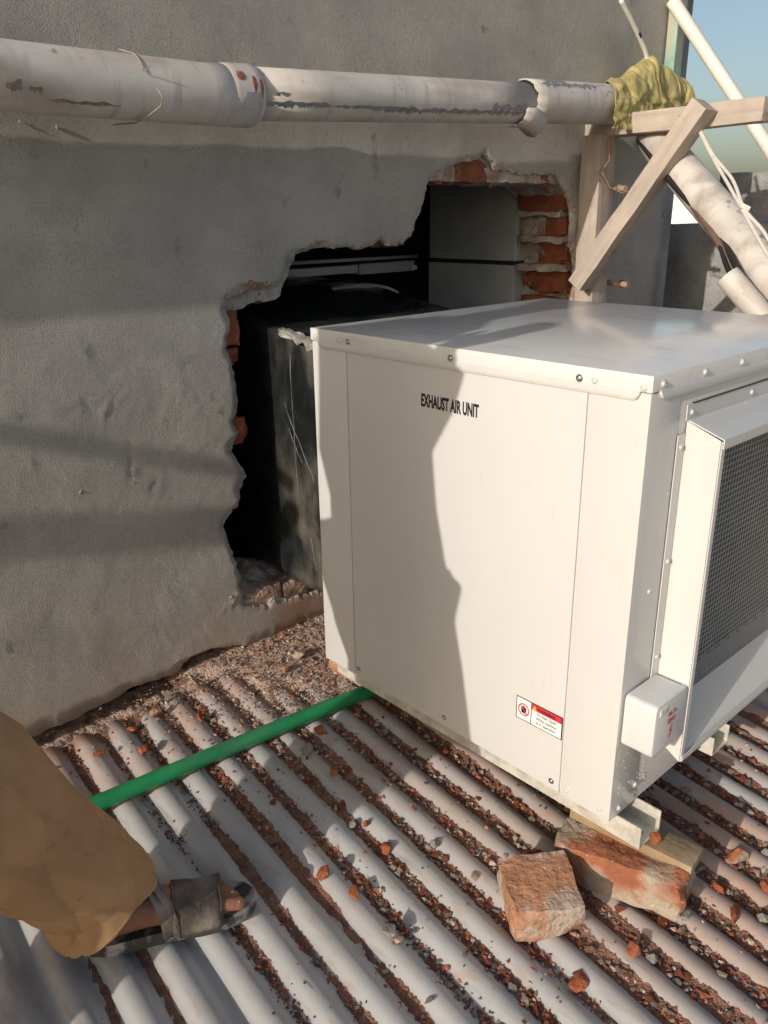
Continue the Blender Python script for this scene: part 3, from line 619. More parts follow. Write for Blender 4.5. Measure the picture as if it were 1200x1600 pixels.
CH = [  # x, y, radius, material, squash, seed, label
    ((1.160, .548, .176), .017, m_brick, (1, .8, .75), 5, 'small red brick chip on the wood offcut below the steel channel'),
    ((1.335, .470, .079), .028, m_brick3, (1.3, .7, .75), 15, 'pinkish white and red brick lump right of the wood offcut'),
    ((1.40, .435, .076), .012, m_greyrock, (1, .8, .7), 16, 'grey chip touching the pinkish brick lump'),
    ((.713, .955, .088), .018, m_brick, (1, .8, .8), 17, 'round dark red brick lump in the shadow right of the sandal toes'),
    ((.727, .885, .085), .015, m_brick, (1.3, .7, .7), 18, 'red brick chip just past the shadow right of the sandal'),
    ((.715, .783, .082), .017, m_greyrock, (1, .9, .8), 19, 'flat grey mortar chip lying lower centre of the roof'),
    ((.722, .764, .080), .009, m_tan, (1.2, .8, .7), 20, 'tiny tan chip touching the flat grey mortar chip'),
    ((.632, 1.495, .115), .016, m_brick, (1.2, .9, .7), 21, 'red brick clump above the green pipe near the wall, third valley'),
    ((.553, 1.548, .118), .012, m_brick, (1.5, .7, .5), 22, 'thin red flake above the green pipe nearest the trousers'),
    ((.975, 1.29, .108), .019, m_brick, (1, .9, .7), 23, 'red brick lump just below the green pipe close to the unit'),
    ((.905, 1.255, .108), .022, m_greyrock, (1.1, .8, .6), 24, 'pale grey mortar lump just below the green pipe'),
    ((.905, 1.16, .098), .012, m_brick, (1, .8, .8), 25, 'red chip in the shaded valley below the pale mortar lump'),
    ((.845, 1.03, .09), .013, m_greyrock, (1, .9, .7), 26, 'grey round chip at the edge of the person shadow'),
    ((.862, 1.005, .09), .011, m_brick, (1, .9, .8), 27, 'orange red chip at the edge of the person shadow'),
    ((.852, .932, .086), .017, m_brick, (1, .9, .9), 28, 'large orange brick chip in the sunlit valley left of the half brick'),
    ((.927, .878, .086), .013, m_greyrock, (1, .8, .9), 29, 'upright grey flake with a thin shadow left of the half brick'),
    ((.892, .518, .062), .020, m_brick, (1.2, .8, .55), 30, 'flat red brick flake below the half brick near the bottom edge'),
    ((1.000, .483, .068), .015, m_brick, (1.1, .9, .8), 31, 'orange brick chip in the valley below the long brick'),
    ((1.020, .461, .066), .012, m_greyrock, (1, 1, .8), 32, 'grey chip beside the orange chip below the long brick'),
    ((1.105, .488, .070), .018, m_brick, (1.5, .7, .5), 33, 'long orange flake under the lower edge of the long brick'),
    ((1.135, .462, .068), .013, m_greyrock, (1.4, .7, .6), 34, 'grey oval pebble beside the long orange flake'),
    ((1.205, .405, .062), .018, m_brick, (1.7, .6, .6), 35, 'long red chip right of the long brick'),
    ((1.236, .368, .062), .012, m_greyrock, (1, .9, .9), 36, 'grey angular pebble beside the long red chip'),
    ((1.245, .455, .066), .012, m_brick, (1.4, .7, .7), 37, 'red chip near the right edge of the picture beyond the wood offcut'),
    ((1.302, .392, .064), .015, m_brick, (1.7, .6, .6), 38, 'long red splinter at the right edge of the picture'),
    ((1.12, 1.565, .150), .018, m_tan, (1, 1, .8), 39, 'dusty tan mortar lump on the dust heap by the wall'),
    ((1.055, 1.535, .146), .015, m_brick2, (1.1, .9, .8), 40, 'rounded orange brick chip on the dust heap by the wall'),
    ((1.04, 1.378, .122), .022, m_greyrock, (1, .8, .7), 41, 'grey angular lump touching the green pipe from above'),
    ((.79, 1.515, .122), .013, m_brick, (1.2, .8, .8), 42, 'red chips in the valley above the middle of the green pipe'),
    ((.72, 1.605, .128), .016, m_brick2, (1, .9, .8), 43, 'orange rounded lump against the wall foot above the green pipe'),
    ((.655, 1.595, .126), .013, m_brick, (1.3, .8, .6), 44, 'flat red chip against the wall foot left of the orange lump'),
]
for (c, s, m, sq, sd, lab) in CH:
    bm = B(); rock(bm, (0, 0, 0), s, sd, sq, 16)
    bmesh.ops.bevel(bm, geom=list(bm.edges), offset=s * .05, segments=1, affect='EDGES')
    o = obj('brick_chip' if m in (m_brick, m_brick2, m_brick3) else 'mortar_chip', bm, m); o.location = c
    if sd not in (5, 39, 40): o.location.z = roof_z(c[0], c[1]) + s * sq[2] * .62 + .004
    tag(o, lab, 'chip', 'loose chips on the roof')

# ------------------------------------------------------------------ brick dust lying in the valleys and the heap by the wall
def fill(x, y):
    """height of dust above the valley floor"""
    f = .0026 + .0024 * N((x, y, 0), 7) + .0018 * N((x, y, 2), 45) + .0020 * N((x, y, 4), 130) + .0014 * N((x, y, 9), 330)
    f -= .0012 * max(0, min(1, (.75 - x) / .2)); near = max(0, min(1, (x - .55) / .5)); f += .0022 * near; kk = round((uv(x, y)[0] - U0) / PITCH); f += .0050 * N((kk * 7.3, y * 2.6, 3), 1) - .0004
    f += .006 * max(0, min(1, (y - 1.5) / .14)) * (.4 + N((x, y, 7), 9))
    f -= .005 * max(0, min(1, (.42 - x) / .3))
    pass
    return f
for_heap = None
bm = B(); nv = 0
for k in range(-4, 17):
    uc = U0 + k * PITCH
    dense = -2 <= k <= 13
    du_, dv_ = (.0026, .0042) if dense else (.005, .012)
    nu = int(PITCH / du_); v0 = .02 if k > 4 else .45; v1 = (YEND + uc * SP) / CP + .13
    nvv = int((v1 - v0) / dv_); prev = None
    for j in range(nvv + 1):
        v = v0 + j * dv_; row = []
        for i in range(nu + 1):
            u = uc - PITCH / 2 + PITCH * i / nu; x, y = xy(u, v)
            fl = fill(x, y) + .13 * (u - uc)
            h = plane_z(x, min(y, YEND + .03)) - DEP + fl + .6 * (wave(u) + DEP) * (.3 if fl > .012 else .28)
            hp = (x - .84) / .14 + 1.2 * N((x, y, 6), 9); hp = max(0, min(1, hp)) * max(0, min(1, (y - 1.37 - .28 * max(0, 1.12 - x) + .06 * N((x, y, 8), 14)) / .10))
            if hp > 0: h = max(h, plane_z(x, min(y, YEND + .03)) - DEP * (1 - hp) - .004 + .007 * hp + hp * (.005 * N((x, y, 5), 22) + .003 * N((x, y, 5), 70)))
            keep = (h > plane_z(x, y) + wave(u) - .0035 or y > YEND - .01) and (y < YEND - .004 or x > .82)
            row.append(bm.verts.new((x, y, h)) if keep else None)
        if prev:
            for i in range(nu):
                q = (prev[i], prev[i + 1], row[i + 1], row[i])
                if all(q): 
                    f = bm.faces.new(q); f.smooth = True
                    if q[0].co.y > 1.34 + .10 * N(q[0].co, 18) and q[0].co.x > .80 + .15 * N(q[0].co, 14, 3): f.material_index = 1
        prev = row
for v in [v for v in bm.verts if not v.link_faces]: bm.verts.remove(v)
o = obj('brick_dust', bm, [m_dust, m_bed]); tag(o, 'reddish brick dust lying in the valleys of the corrugated roof', 'brick dust', kind='stuff')
# strip of rubble mortar closing the gap between sheet end and wall
bm = B(); bmesh.ops.create_grid(bm, x_segments=420, y_segments=16, size=.5)
for v in bm.verts:
    x = .2 + (v.co.x + .5) * 2.2; y = 1.60 + (v.co.y + .5) * .2
    v.co = (x, y, plane_z(x, 1.64) - .040 + .022 * max(0, min(1, (x - .8) / .4)) + .007 * fbm((x, y, 0), 30, 3) + .004 * N((x, y, 0), 140))
o = obj('mortar_rubble_bed', bm, m_bed, smooth=True); tag(o, 'pinkish dust and mortar packed between the sheet ends and the wall', 'rubble', kind='stuff')
# thousands of tiny chips
PAL = [((.29, .075, .032), 5), ((.22, .06, .03), 4), ((.40, .13, .06), 3), ((.20, .185, .16), 5), ((.29, .26, .22), 3), ((.37, .27, .20), 2), ((.12, .10, .09), 2)]
pal = [c for c, w in PAL for _ in range(w)]
verts = []; faces = []; cols = []
base = []
for s in range(24):
    b2 = B(); rock(b2, (0, 0, 0), 1, 900 + s, (1, .8, .7), 9); b2.verts.ensure_lookup_table(); b2.verts.index_update()
    base.append(([v.co.copy() for v in b2.verts], [[v.index for v in f.verts] for f in b2.faces])); b2.free()
BIG = []
def add_rock(c, s, col):
    if s > .0058: BIG.append((s, c, col)); return
    vs_, fs_ = base[rnd.randrange(24)]; a = rnd.uniform(0, 6.28); ca, sa = math.cos(a), math.sin(a); o_ = len(verts); k = rnd.uniform(.75, 1.25); w = rnd.uniform(.7, 1.1)
    for v in vs_: verts.append((c[0] + (v.x * ca - v.y * sa) * s, c[1] + (v.x * sa + v.y * ca) * s * k, c[2] + v.z * s * w))
    for f in fs_: faces.append([i + o_ for i in f]); cols.append(col)
rg = random.Random(11)
def dens(x, y):
    kk = round((uv(x, y)[0] - U0) / PITCH); d = .25 + .8 * N((x, y, 0), 6, 4) + .7 * N((kk * 5.7, y * 2.6, 1), 1)
    d += .75 * max(0, min(1, (x - .62) / .3)) + .25 * max(0, min(1, (y - 1.45) / .1))
    sh = max(0, min(1, (y - .93) / .08)) * max(0, min(1, (1.22 - y) / .06)) * max(0, min(1, (.95 - x) / .1)); d -= .6 * sh
    return d
for k in range(-4, 17):
    uc = U0 + k * PITCH
    for j in range(1150):
        v = rg.uniform(.05 if k > 3 else .55, 1.66 + uc * SP); w = rg.gauss(.001, .0068) if rg.random() < .93 else rg.uniform(-.038, .038)
        x, y = xy(uc + w, v)
        if rg.random() > dens(x, y): continue
        if x > 1.75 or x < .15: continue
        s = min(.0115, .0020 + rg.expovariate(1 / (.0013 + .0010 * max(0, min(1, (x - .55) / .4))))) * (1 if x < 1.3 else 1.15)
        big = rg.random() < .05
        if big: s *= 1.35
        c = rg.choice(pal)
        if rg.random() < (.5 if s < .004 else .22) : c = (.16, .06, .038)
        if y > 1.3 and x > .85 and rg.random() < .55: c = rg.choice(((.42, .31, .25), (.5, .42, .36), (.36, .2, .14)))
        if x > .78 and rg.random() < .22: c = rg.choice(((.46, .38, .32), (.40, .33, .28), (.50, .30, .22)))
        q = rg.uniform(.8, 1.2); zz = max(roof_z(x, y), plane_z(x, y) - DEP + fill(x, y)); add_rock((x, y, zz + s * .35), s, tuple(min(.9, e * q) for e in c))
for j in range(2600):                                     # on the heap by the wall
    x = rg.gauss(1.10, .22); y = rg.uniform(1.36, 1.72)
    if not .5 < x < 1.7 or y < 1.30 + .3 * abs(x - 1.15): continue
    s = min(.011, .0020 + rg.expovariate(1 / .0016)); c = rg.choice(((.42, .31, .25), (.5, .42, .36), (.36, .2, .14), (.33, .12, .06), (.30, .27, .24)))
    zz = max(roof_z(x, y), plane_z(x, min(y, YEND + .03)) + .004) if x > .95 else max(roof_z(x, min(y, YEND)), plane_z(x, min(y, YEND)) - DEP + fill(x, y))
    add_rock((x, y, zz + s * .3), s, c)
BIG.sort(key=lambda e: -e[0] / math.sqrt(e[1][0] ** 2 + e[1][1] ** 2 + 1.3))
chip_mesh = []
ZONES = [(.55, 1.53, 'between green pipe and wall, near trousers'), (.80, 1.53, 'between green pipe middle and wall foot'), (1.10, 1.52, 'on the heap between wall foot and unit'), (.62, 1.25, 'just below the green pipe, near the trousers'), (.88, 1.20, 'just below the green pipe, near the unit'),
         (.70, .95, 'right of the sandal toes'), (.62, .78, 'along the bottom edge below the sandal'), (.80, .75, 'left of the half brick'), (.98, 1.0, 'along the lower edge of the unit side'), (1.02, .82, 'behind the half brick, under the unit side'), (.85, .55, 'below the half brick'), (1.02, .46, 'below the long brick'), (1.25, .40, 'right of the long brick'), (1.35, .58, 'in the shade under the hood'), (1.60, .55, 'at the right edge beyond the hood'), (1.08, .30, 'in the bottom right corner'), (.35, .95, 'under the trousers at the left edge')]
for i, (vs_, fs_) in enumerate(base):
    m2 = bpy.data.meshes.new('chip'); m2.from_pydata([tuple(v) for v in vs_], [], fs_); m2.materials.append(m_brick); chip_mesh.append(m2)
for i, (s, c, col) in enumerate(BIG):
    if i >= 290:
        sv, BIG2 = s, None; vs_, fs_ = base[i % 24]; o_ = len(verts)
        for v in vs_: verts.append((c[0] + v.x * s, c[1] + v.y * s, c[2] + v.z * s * .8))
        for f in fs_: faces.append([k + o_ for k in f]); cols.append(col)
        continue
    redd = col[0] > 1.9 * col[2]; m_ = (m_brick if col[0] < .3 else m_brick2) if redd else (m_greyrock if col[0] < .33 else m_tan)
    o = bpy.data.objects.new('brick_crumb' if redd else 'mortar_crumb', chip_mesh[rg.randrange(24)]); link(o); o.material_slots[0].link = 'OBJECT'; o.material_slots[0].material = m_
    o.location = c; o.scale = (s, s * rg.uniform(.8, 1.2), s * rg.uniform(.7, 1.05)); o.rotation_euler = (rg.uniform(-.3, .3), rg.uniform(-.3, .3), rg.uniform(0, 6.28))
    zn = min(ZONES, key=lambda z_: (z_[0] - c[0]) ** 2 + (z_[1] - c[1]) ** 2)[2]; sz = 'larger' if s > .0085 else 'small'
    kd = ('dark red brick' if m_ is m_brick else 'orange brick') if redd else ('grey mortar' if m_ is m_greyrock else 'tan mortar')
    tag(o, f'{sz} {kd} crumb lying {zn}', 'crumb', f'crumbs lying {zn}')
me = bpy.data.meshes.new('rubble'); me.from_pydata(verts, [], faces); me.materials.append(m_piece)
ca = me.attributes.new('piece', 'FLOAT_COLOR', 'FACE'); ca.data.foreach_set('color', [e for c in cols for e in (*c, 1)])
o = bpy.data.objects.new('fine_rubble', me); link(o); tag(o, 'small brick and mortar crumbs scattered along the roof valleys', 'rubble', kind='stuff')

# ------------------------------------------------------------------ green pipe
bm = B(); pa, pb = Vector((-.6, 1.499, 0)), Vector((1.60, 1.274, 0)); P = []
for i in range(23):
    p = pa.lerp(pb, i / 22); p.y += .006 * N(p, 1.7); p.z = plane_z(p.x, p.y) + .0185 + .003 * N(p, 3); P.append(p)
tube(bm, P, .0172, 20); o = obj('green_pipe', bm, m_green, smooth=True); tag(o, 'green plastic water pipe lying across the roof ribs', 'pipe')

# ------------------------------------------------------------------ white drain pipe on the wall
dp = empty('drain_pipe', (1.2, 1.63, 1.48)); tag(dp, 'weathered white plastic drain pipe running along the wall above the hole', 'drain pipe')
def pz(x): return 1.484 + .0 * x + .046 * max(0, x - 1.05)
def py(x): return 1.628 - .01 * max(0, x - 1.0)
bm = B(); tube(bm, [(x, py(x), pz(x)) for x in [-2.5, -1.2, -.2, .3, .7, 1.0, 1.108]], [.0575] * 5 + [.0585, .0605], 40); obj('pipe_length', bm, m_pvc, dp, smooth=True)
bm = B(); tube(bm, [(x, py(x), pz(x) + .003) for x in (1.045, 1.05, 1.06, 1.075, 1.10, 1.118, 1.122)], [.058, .0595, .0605, .0598, .0602, .0605, .0575], 40); obj('socket', bm, m_pvc, dp, auto=40)
bm = B(); tube(bm, [(x, py(x), pz(x) + .006) for x in (1.10, 1.3, 1.6, 1.9, 2.06)], .0525, 40); obj('pipe_length', bm, m_pvc, dp, smooth=True)
def shell(bm, xs, r, a0, a1, dz=0, n=26, rag=0):           # part of a cylinder wall, ragged at its ends
    rings = []
    for i, x in enumerate(xs):
        ring = []
        for k in range(n + 1):
            a = a0 + (a1 - a0) * k / n; xx = x + (rag * N((k * .35, i, 1), 1) if i in (0, len(xs) - 1) else 0); ring.append((xx, py(x) + r * math.cos(a), pz(x) + dz + r * math.sin(a)))
        rings.append(ring)
    loft(bm, rings, False, closed=False)
bm = B(); shell(bm, [2.04, 2.10, 2.2, 2.3, 2.42, 2.6, 2.7], .0575, R(70), R(420), .012, 34, .03); o = obj('broken_sleeve', bm, m_pvc, dp, smooth=True); md = o.modifiers.new('t', 'SOLIDIFY'); md.thickness = .004
bm = B(); shell(bm, [2.0, 2.04, 2.085], .056, R(190), R(285), .0, 14, .02); 
for v in bm.verts:
    if v.co.x > 2.05: v.co.z -= .014 + .02 * (v.co.x - 2.05) / .03 * .5
o = obj('broken_lip', bm, m_pvc, dp, smooth=True); md = o.modifiers.new('t', 'SOLIDIFY'); md.thickness = .004
                                                          # smears of grey primer, thin skins on the pipe
def smear(x0, x1, a, wa, r, seed, dz=.006, st=.003, nm='primer_smear', mm=m_pvcg):
    bm = B(); n = max(3, int((x1 - x0) / st)); rows_ = []
    for i in range(n + 1):
        x = x0 + (x1 - x0) * i / n; e = math.sin(math.pi * min(1, i / n * 8 if i < n / 2 else (n - i) / n * 8) / 2)
        lo = a - wa * e * (.6 + .9 * N((x * 40, seed, 0), 1)); hi = a + wa * e * (.6 + 1.1 * N((x * 70, seed, 4), 1) + .8 * N((x * 210, seed, 2), 1))
        if hi < lo + .01: hi = lo + .01
        rows_.append([bm.verts.new((x, py(x) + r * math.cos(t_), pz(x) + dz + r * math.sin(t_))) for t_ in (lo + (hi - lo) * k / 4 for k in range(5))])
    for q, w_ in zip(rows_, rows_[1:]):
        for k in range(4): bm.faces.new((q[k], q[k + 1], w_[k + 1], w_[k])).smooth = True
    obj(nm, bm, mm, dp)
smear(1.125, 1.30, R(206), .17, .0529, 1); smear(1.31, 1.55, R(208), .11, .0529, 2); smear(1.42, 2.03, R(213), .17, .0529, 3); smear(1.85, 2.04, R(200), .25, .0530, 5); smear(1.15, 1.19, R(184), .10, .0529, 7)
smear(2.07, 2.34, R(134), .22, .0580, 9, .012); smear(2.10, 2.20, R(118), .25, .0580, 11, .012)
smear(.585, .615, R(203), .20, .0579, 13, 0, .003, 'grime_patch', m_grime); smear(.625, .65, R(204), .16, .0579, 14, 0, .003, 'grime_patch', m_grime); smear(.885, .905, R(210), .15, .0579, 16, 0, .003, 'grime_patch', m_grime); smear(.66, .80, R(222), .09, .0579, 18, 0, .003, 'grime_patch', m_grime)
smear(1.055, 1.075, R(150), .22, .0612, 21, .003, .003, 'rust_stain', m_brickdark); smear(1.090, 1.100, R(165), .35, .0610, 22, .003, .002, 'rust_stain', m_brickdark); smear(1.106, 1.114, R(170), .3, .0611, 23, .003, .002, 'rust_stain', m_brickdark)
hk = bm = B(); cx = .845
P = [(cx, py(cx) + .0605 * math.cos(a), pz(cx) + .0605 * math.sin(a)) for a in (R(95 + i * 6) for i in range(12))]; tube(bm, [(cx - .012, py(cx) + .01, pz(cx) + .066)] + P + [(cx + .006, 1.56, pz(cx) + .03)], .0012, 7)
tube(bm, [(cx + .02, 1.565, pz(cx) - .005), (cx + .026, 1.558, pz(cx) - .02), (cx + .024, 1.562, pz(cx) - .036), (cx + .006, 1.59, pz(cx) - .055), (cx - .005, 1.62, pz(cx) - .063), (cx - .01, 1.70, pz(cx) - .06)], .0014, 7)
o = obj('wire_hook', bm, m_tan, smooth=True); tag(o, 'bent pale wire hooked round the white drain pipe', 'wire')

# ------------------------------------------------------------------ wooden bracket
br = empty('wooden_bracket', (2.53, 1.7, 1.0)); tag(br, 'weathered wooden bracket with diagonal brace carrying the drain pipe', 'bracket')
def wplank(name, a, b, w, h, upv=(0, 0, 1), seed=0):
    a, b = Vector(a), Vector(b); d = b - a; L = d.length; s_, u_ = frame(d, Vector(upv))
    Mx = Matrix((d.normalized(), s_, u_)).transposed().to_4x4(); Mx.translation = a
    bm = B(); box(bm, 0, L, -w / 2, w / 2, -h / 2, h / 2, .0025); bmesh.ops.subdivide_edges(bm, edges=[e for e in bm.edges if e.calc_length() > .2], cuts=18)
    for v in bm.verts: v.co += Vector((.004 * N(v.co, 30, seed), .0035 * N(v.co, 7, seed + 4) + .001 * N(v.co, 40, seed), .003 * N(v.co, 7, seed + 7)))
    o = obj(name, bm, m_wood, br, auto=35); o.matrix_basis = Mx; return o
wplank('post', (2.535, 1.668, .35), (2.505, 1.664, 1.478), .088, .072, (0, 1, 0), 1)
wplank('beam', (2.530, 1.715, 1.503), (2.50, 1.115, 1.506), .068, .062, (0, 0, 1), 2)
brc = wplank('brace', (2.435, 1.655, 1.012), (2.435, 1.275, 1.530), .058, .070, (1, 0, 0), 3)
def nail(p, n_, r, parent):
    bm = B(); n_ = Vector(n_); tube(bm, [Vector(p) - n_ * .002, Vector(p) + n_ * .0012], r, 8); obj('nail', bm, m_brickdark, parent)
for (y, z) in ((1.622, 1.060), (1.621, 1.038), (1.330, 1.500), (1.302, 1.500)): nail((2.4045, y, z), (-1, 0, 0), .0042, br)
bm = B(); tube(bm, [(2.56, 1.63, 1.315), (2.545, 1.575, 1.315)], .009, 12); tube(bm, [(2.553, 1.605, 1.315), (2.552, 1.600, 1.315)], .014, 12); obj('bolt', bm, m_wood2, br)
bm = B(); tube(bm, [(2.60, 1.66, 1.01), (2.60, 1.57, 1.005)], .010, 12); tube(bm, [(2.6, 1.60, 1.007), (2.6, 1.594, 1.007)], .0145, 12, mi=1); obj('anchor_bolt', bm, [m_tan, m_brickdark], br)
bm = B(); P = [(2.50, 1.60, 1.49), (2.47, 1.605, 1.45), (2.475, 1.60, 1.40), (2.45, 1.61, 1.37), (2.47, 1.59, 1.32), (2.50, 1.56, 1.30), (2.48, 1.48, 1.305), (2.46, 1.45, 1.32), (2.42, 1.40, 1.32)]
P2 = []
for i in range(len(P) - 1):
    for k in range(4): P2.append(Vector(P[i]).lerp(Vector(P[i + 1]), k / 4) + Vector((0, .006 * N((i * 4 + k, 1, 0), .9), .006 * N((i * 4 + k, 5, 0), .9))))
tube(bm, P2, .0022, 6); tube(bm, [p + Vector((0, .012, -.004)) for p in P2[:18]], .0016, 6); o = obj('twine', bm, mat('jute_twine', (.30, .17, .10), .95), smooth=True); tag(o, 'loose brown twine hanging from the cloth beside the wooden post', 'twine')

# ------------------------------------------------------------------ cloth
bm = B(); rows_ = []; NS, NT = 96, 74
for i in range(NS + 1):
    s = i / NS; x = 2.395 + .47 * s; cy, cz = 1.612, 1.562 + .034 * min(1, s * 3)
    lump = math.exp(-((s - .52) / .20) ** 2); top = .060 + .052 * lump + .02 * math.exp(-((s - .8) / .15) ** 2)
    hemz = 1.482 + .035 * max(0, s - .35) + .05 * max(0, s - .65) + .006 * N((s * 9, 0, 0), 1); row = []
    for j in range(NT + 1):
        t_ = j / NT                                       # 0 front hem, 1 back hem
        if t_ < .42:
            q = t_ / .42; y = cy - .064 - .012 * (1 - q) + .004 * math.sin(q * 5); z = hemz + (cz - hemz) * q; n_ = Vector((0, -1, .1))
        elif t_ < .8:
            a = math.pi * (1 - (t_ - .42) / .38); y = cy + .066 * math.cos(a); z = cz + top * math.sin(a); n_ = Vector((0, math.cos(a), math.sin(a)))
        else:
            q = (t_ - .8) / .2; y = cy + .066; z = cz - .09 * q; n_ = Vector((0, 1, 0))
        ph = s * 26 + 2.2 * N((s * 3, t_ * 2.5, 1), 1.2) + (t_ - .4) * 6 * (s - .4)
        fold = math.sin(ph) * (.35 + .65 * abs(N((s * 4, t_ * 3, 5), 1.3)) * 1.6)
        amp = .0045 + .006 * max(0, s - .35)
        cr = amp * fold + .010 * N((x, t_ * .5, 3), 16) + .006 * N((x, t_ * .45, 6), 34) + lump * .008 * N((x, t_, 9), 20)
        ridge = -.010 * max(0, 1 - abs(N((x * 1.0, t_ * .22 + .3 * x, 12), 17)) / .10) * (.4 + s)
        p = Vector((x + .005 * N((s * 6, t_ * 5, 8), 1) + (1 - s) * .85 * (y - 1.548), y, z)) + n_ * (cr + ridge)
        row.append(bm.verts.new(p))
    rows_.append(row)
for a, b in zip(rows_, rows_[1:]):
    for j in range(NT): bm.faces.new((a[j], a[j + 1], b[j + 1], b[j])).smooth = True
cl = obj('cloth', bm, m_cloth, smooth=True); md = cl.modifiers.new('t', 'SOLIDIFY'); md.thickness = .0025; md = cl.modifiers.new('s', 'SUBSURF'); md.levels = md.render_levels = 1
tag(cl, 'crumpled olive yellow cloth draped over the end of the drain pipe', 'cloth')
bm = B()
for i in range(26):
    p = rows_ and None
    x = 2.397 + .004 * rnd.random() + i * .0016; z = 1.492; tube(bm, [(x, 1.536, z + .004), (x + rnd.uniform(-.004, .004), 1.534, z - rnd.uniform(.004, .018))], .0008, 4)
o = obj('frayed_thread', bm, m_cloth, cl)

# ------------------------------------------------------------------ pipes and cables right of the bracket
bm = B(); A_, B_ = Vector((2.60, 1.53, 1.47)), Vector((2.225, .885, 1.043)); tube(bm, [A_.lerp(B_, i / 8) for i in range(9)], .055, 32); d_ = (B_ - A_).normalized()
o = obj('slanting_pipe', bm, m_pvc, smooth=True); tag(o, 'thick white plastic pipe slanting down behind the wooden brace', 'pipe')
bm = B(); q0, q1 = Vector((2.11, .992, 1.088)), Vector((2.13, .83, .93)); dd = (q1 - q0).normalized(); s_, u_ = frame(dd)
rings = [[q0.lerp(q1, f_) + (s_ * math.cos(a) + u_ * math.sin(a)) * r_ for a in (2 * math.pi * k / 28 for k in range(28))] for f_, r_ in ((.5, .026), (.02, .026), (0, .027), (0, .030), (.03, .0305), (1, .0305))]
loft(bm, rings); o = obj('open_pipe', bm, m_pvc, auto=40); tag(o, 'thin open ended white pipe below the slanting pipe', 'pipe')
def cable(name, P, r, m, lab, cat='cable', n=8, clip=None):
    bm = B(); P = [Vector(p) for p in P]; Q = []
    for i in range(len(P) - 1):
        p0, p1, p2, p3 = P[max(i - 1, 0)], P[i], P[i + 1], P[min(i + 2, len(P) - 1)]
        for k in range(8):
            t_ = k / 8; Q.append(.5 * ((2 * p1) + (p2 - p0) * t_ + (2 * p0 - 5 * p1 + 4 * p2 - p3) * t_ ** 2 + (-p0 + 3 * p1 - 3 * p2 + p3) * t_ ** 3))
    Q.append(P[-1]); tube(bm, Q, r, n); o = obj(name, bm, m, smooth=True); tag(o, lab, cat); return o
cable('black_hose', [(2.56, 1.55, 1.46), (2.44, 1.36, 1.33), (2.34, 1.16, 1.20), (2.22, 1.02, 1.10), (2.12, .90, .98), (2.08, .84, .90)], .011, m_hose, 'black hose running under the slanting white pipe', 'hose')
cable('brown_hose', [(2.40, 1.27, 1.27), (2.28, 1.10, 1.15), (2.19, .99, 1.06), (2.10, .875, .99), (2.08, .82, .90)], .010, mat('brown_hose', (.16, .10, .075), .6), 'brown hose lying beside the black hose', 'hose')
cable('wire_bundle', [(2.30, 1.12, 1.17), (2.215, 1.045, 1.10), (2.16, .98, 1.06), (2.12, .90, 1.02), (2.10, .84, .93)], .007, m_hose, 'dark cable passing over the open pipe end', 'cable')
cable('conduit', [(2.928, 1.694, 1.921), (2.99, 1.52, 1.68), (3.047, 1.347, 1.443), (3.10, 1.18, 1.21)], .0222, m_conduit, 'smooth white conduit crossing the sky behind the beam', 'conduit', 16)
cable('cable', [(2.471, 1.60, 1.845), (2.56, 1.60, 1.782), (2.64, 1.60, 1.715), (2.66, 1.60, 1.66)], .0075, m_cable, 'white cable with a black tape ring dropping into the cloth')
cable('tape_ring', [(2.577, 1.60, 1.771), (2.592, 1.60, 1.759)], .0083, m_hose, 'black tape ring round the white cable above the cloth', 'tape')
cable('cable', [(2.474, 1.309, 1.471), (2.334, 1.186, 1.387), (2.195, 1.062, 1.309), (2.083, .963, 1.245), (1.988, .878, 1.19), (1.90, .80, 1.14)], .0045, m_cable, 'left strand of the two thin white cables beyond the beam')
cable('cable', [(2.474, 1.305, 1.473), (2.336, 1.183, 1.390), (2.200, 1.053, 1.318), (2.086, .960, 1.248), (1.997, .866, 1.197), (1.91, .79, 1.145)], .0045, m_cable, 'right strand of the two thin white cables beyond the beam')
bm = B(); box(bm, -.014, .014, -.012, .012, -.006, .006, .002); o = obj('cable_clip', bm, m_cable); o.location = (2.085, .962, 1.247); o.rotation_euler = (.5, .4, .8); tag(o, 'pale clip joining the two thin white cables', 'clip')

# ------------------------------------------------------------------ background walls
bm = B(); bmesh.ops.create_grid(bm, x_segments=2, y_segments=2, size=.5)
def rough_wall(name, x, y0, y1, z0, z1, lab, m=m_rough, th=.15, amp=.02):
    bm = B(); ny, nz = int((y1 - y0) / .05), int((z1 - z0) / .05); g = [[bm.verts.new((x + amp * fbm((0, y0 + (y1 - y0) * i / ny, z0 + (z1 - z0) * j / nz), 6, 3, x), y0 + (y1 - y0) * i / ny, z0 + (z1 - z0) * j / nz + (amp * .5 * N((i, 0, 0), .4) if j == nz else 0))) for j in range(nz + 1)] for i in range(ny + 1)]
    for a, b in zip(g, g[1:]):
        for j in range(nz): bm.faces.new((a[j], a[j + 1], b[j + 1], b[j])).smooth = True
    be = [e for e in bm.edges if e.is_boundary]; ex = bmesh.ops.extrude_edge_only(bm, edges=be); nvs = [v for v in ex['geom'] if isinstance(v, bmesh.types.BMVert)]
    for v in nvs: v.co.x = x + th
    bm.faces.new([v for v in sorted(nvs, key=lambda v: math.atan2(v.co.z - (z0 + z1) / 2, v.co.y - (y0 + y1) / 2))]); bmesh.ops.recalc_face_normals(bm, faces=bm.faces)
    o = obj(name, bm, m); tag(o, lab, 'wall'); return o
bm.free()
rough_wall('parapet_wall', 3.5, -1.5, 2.6, -1.5, 1.187, 'low rough grey plastered parapet behind the white pipes')
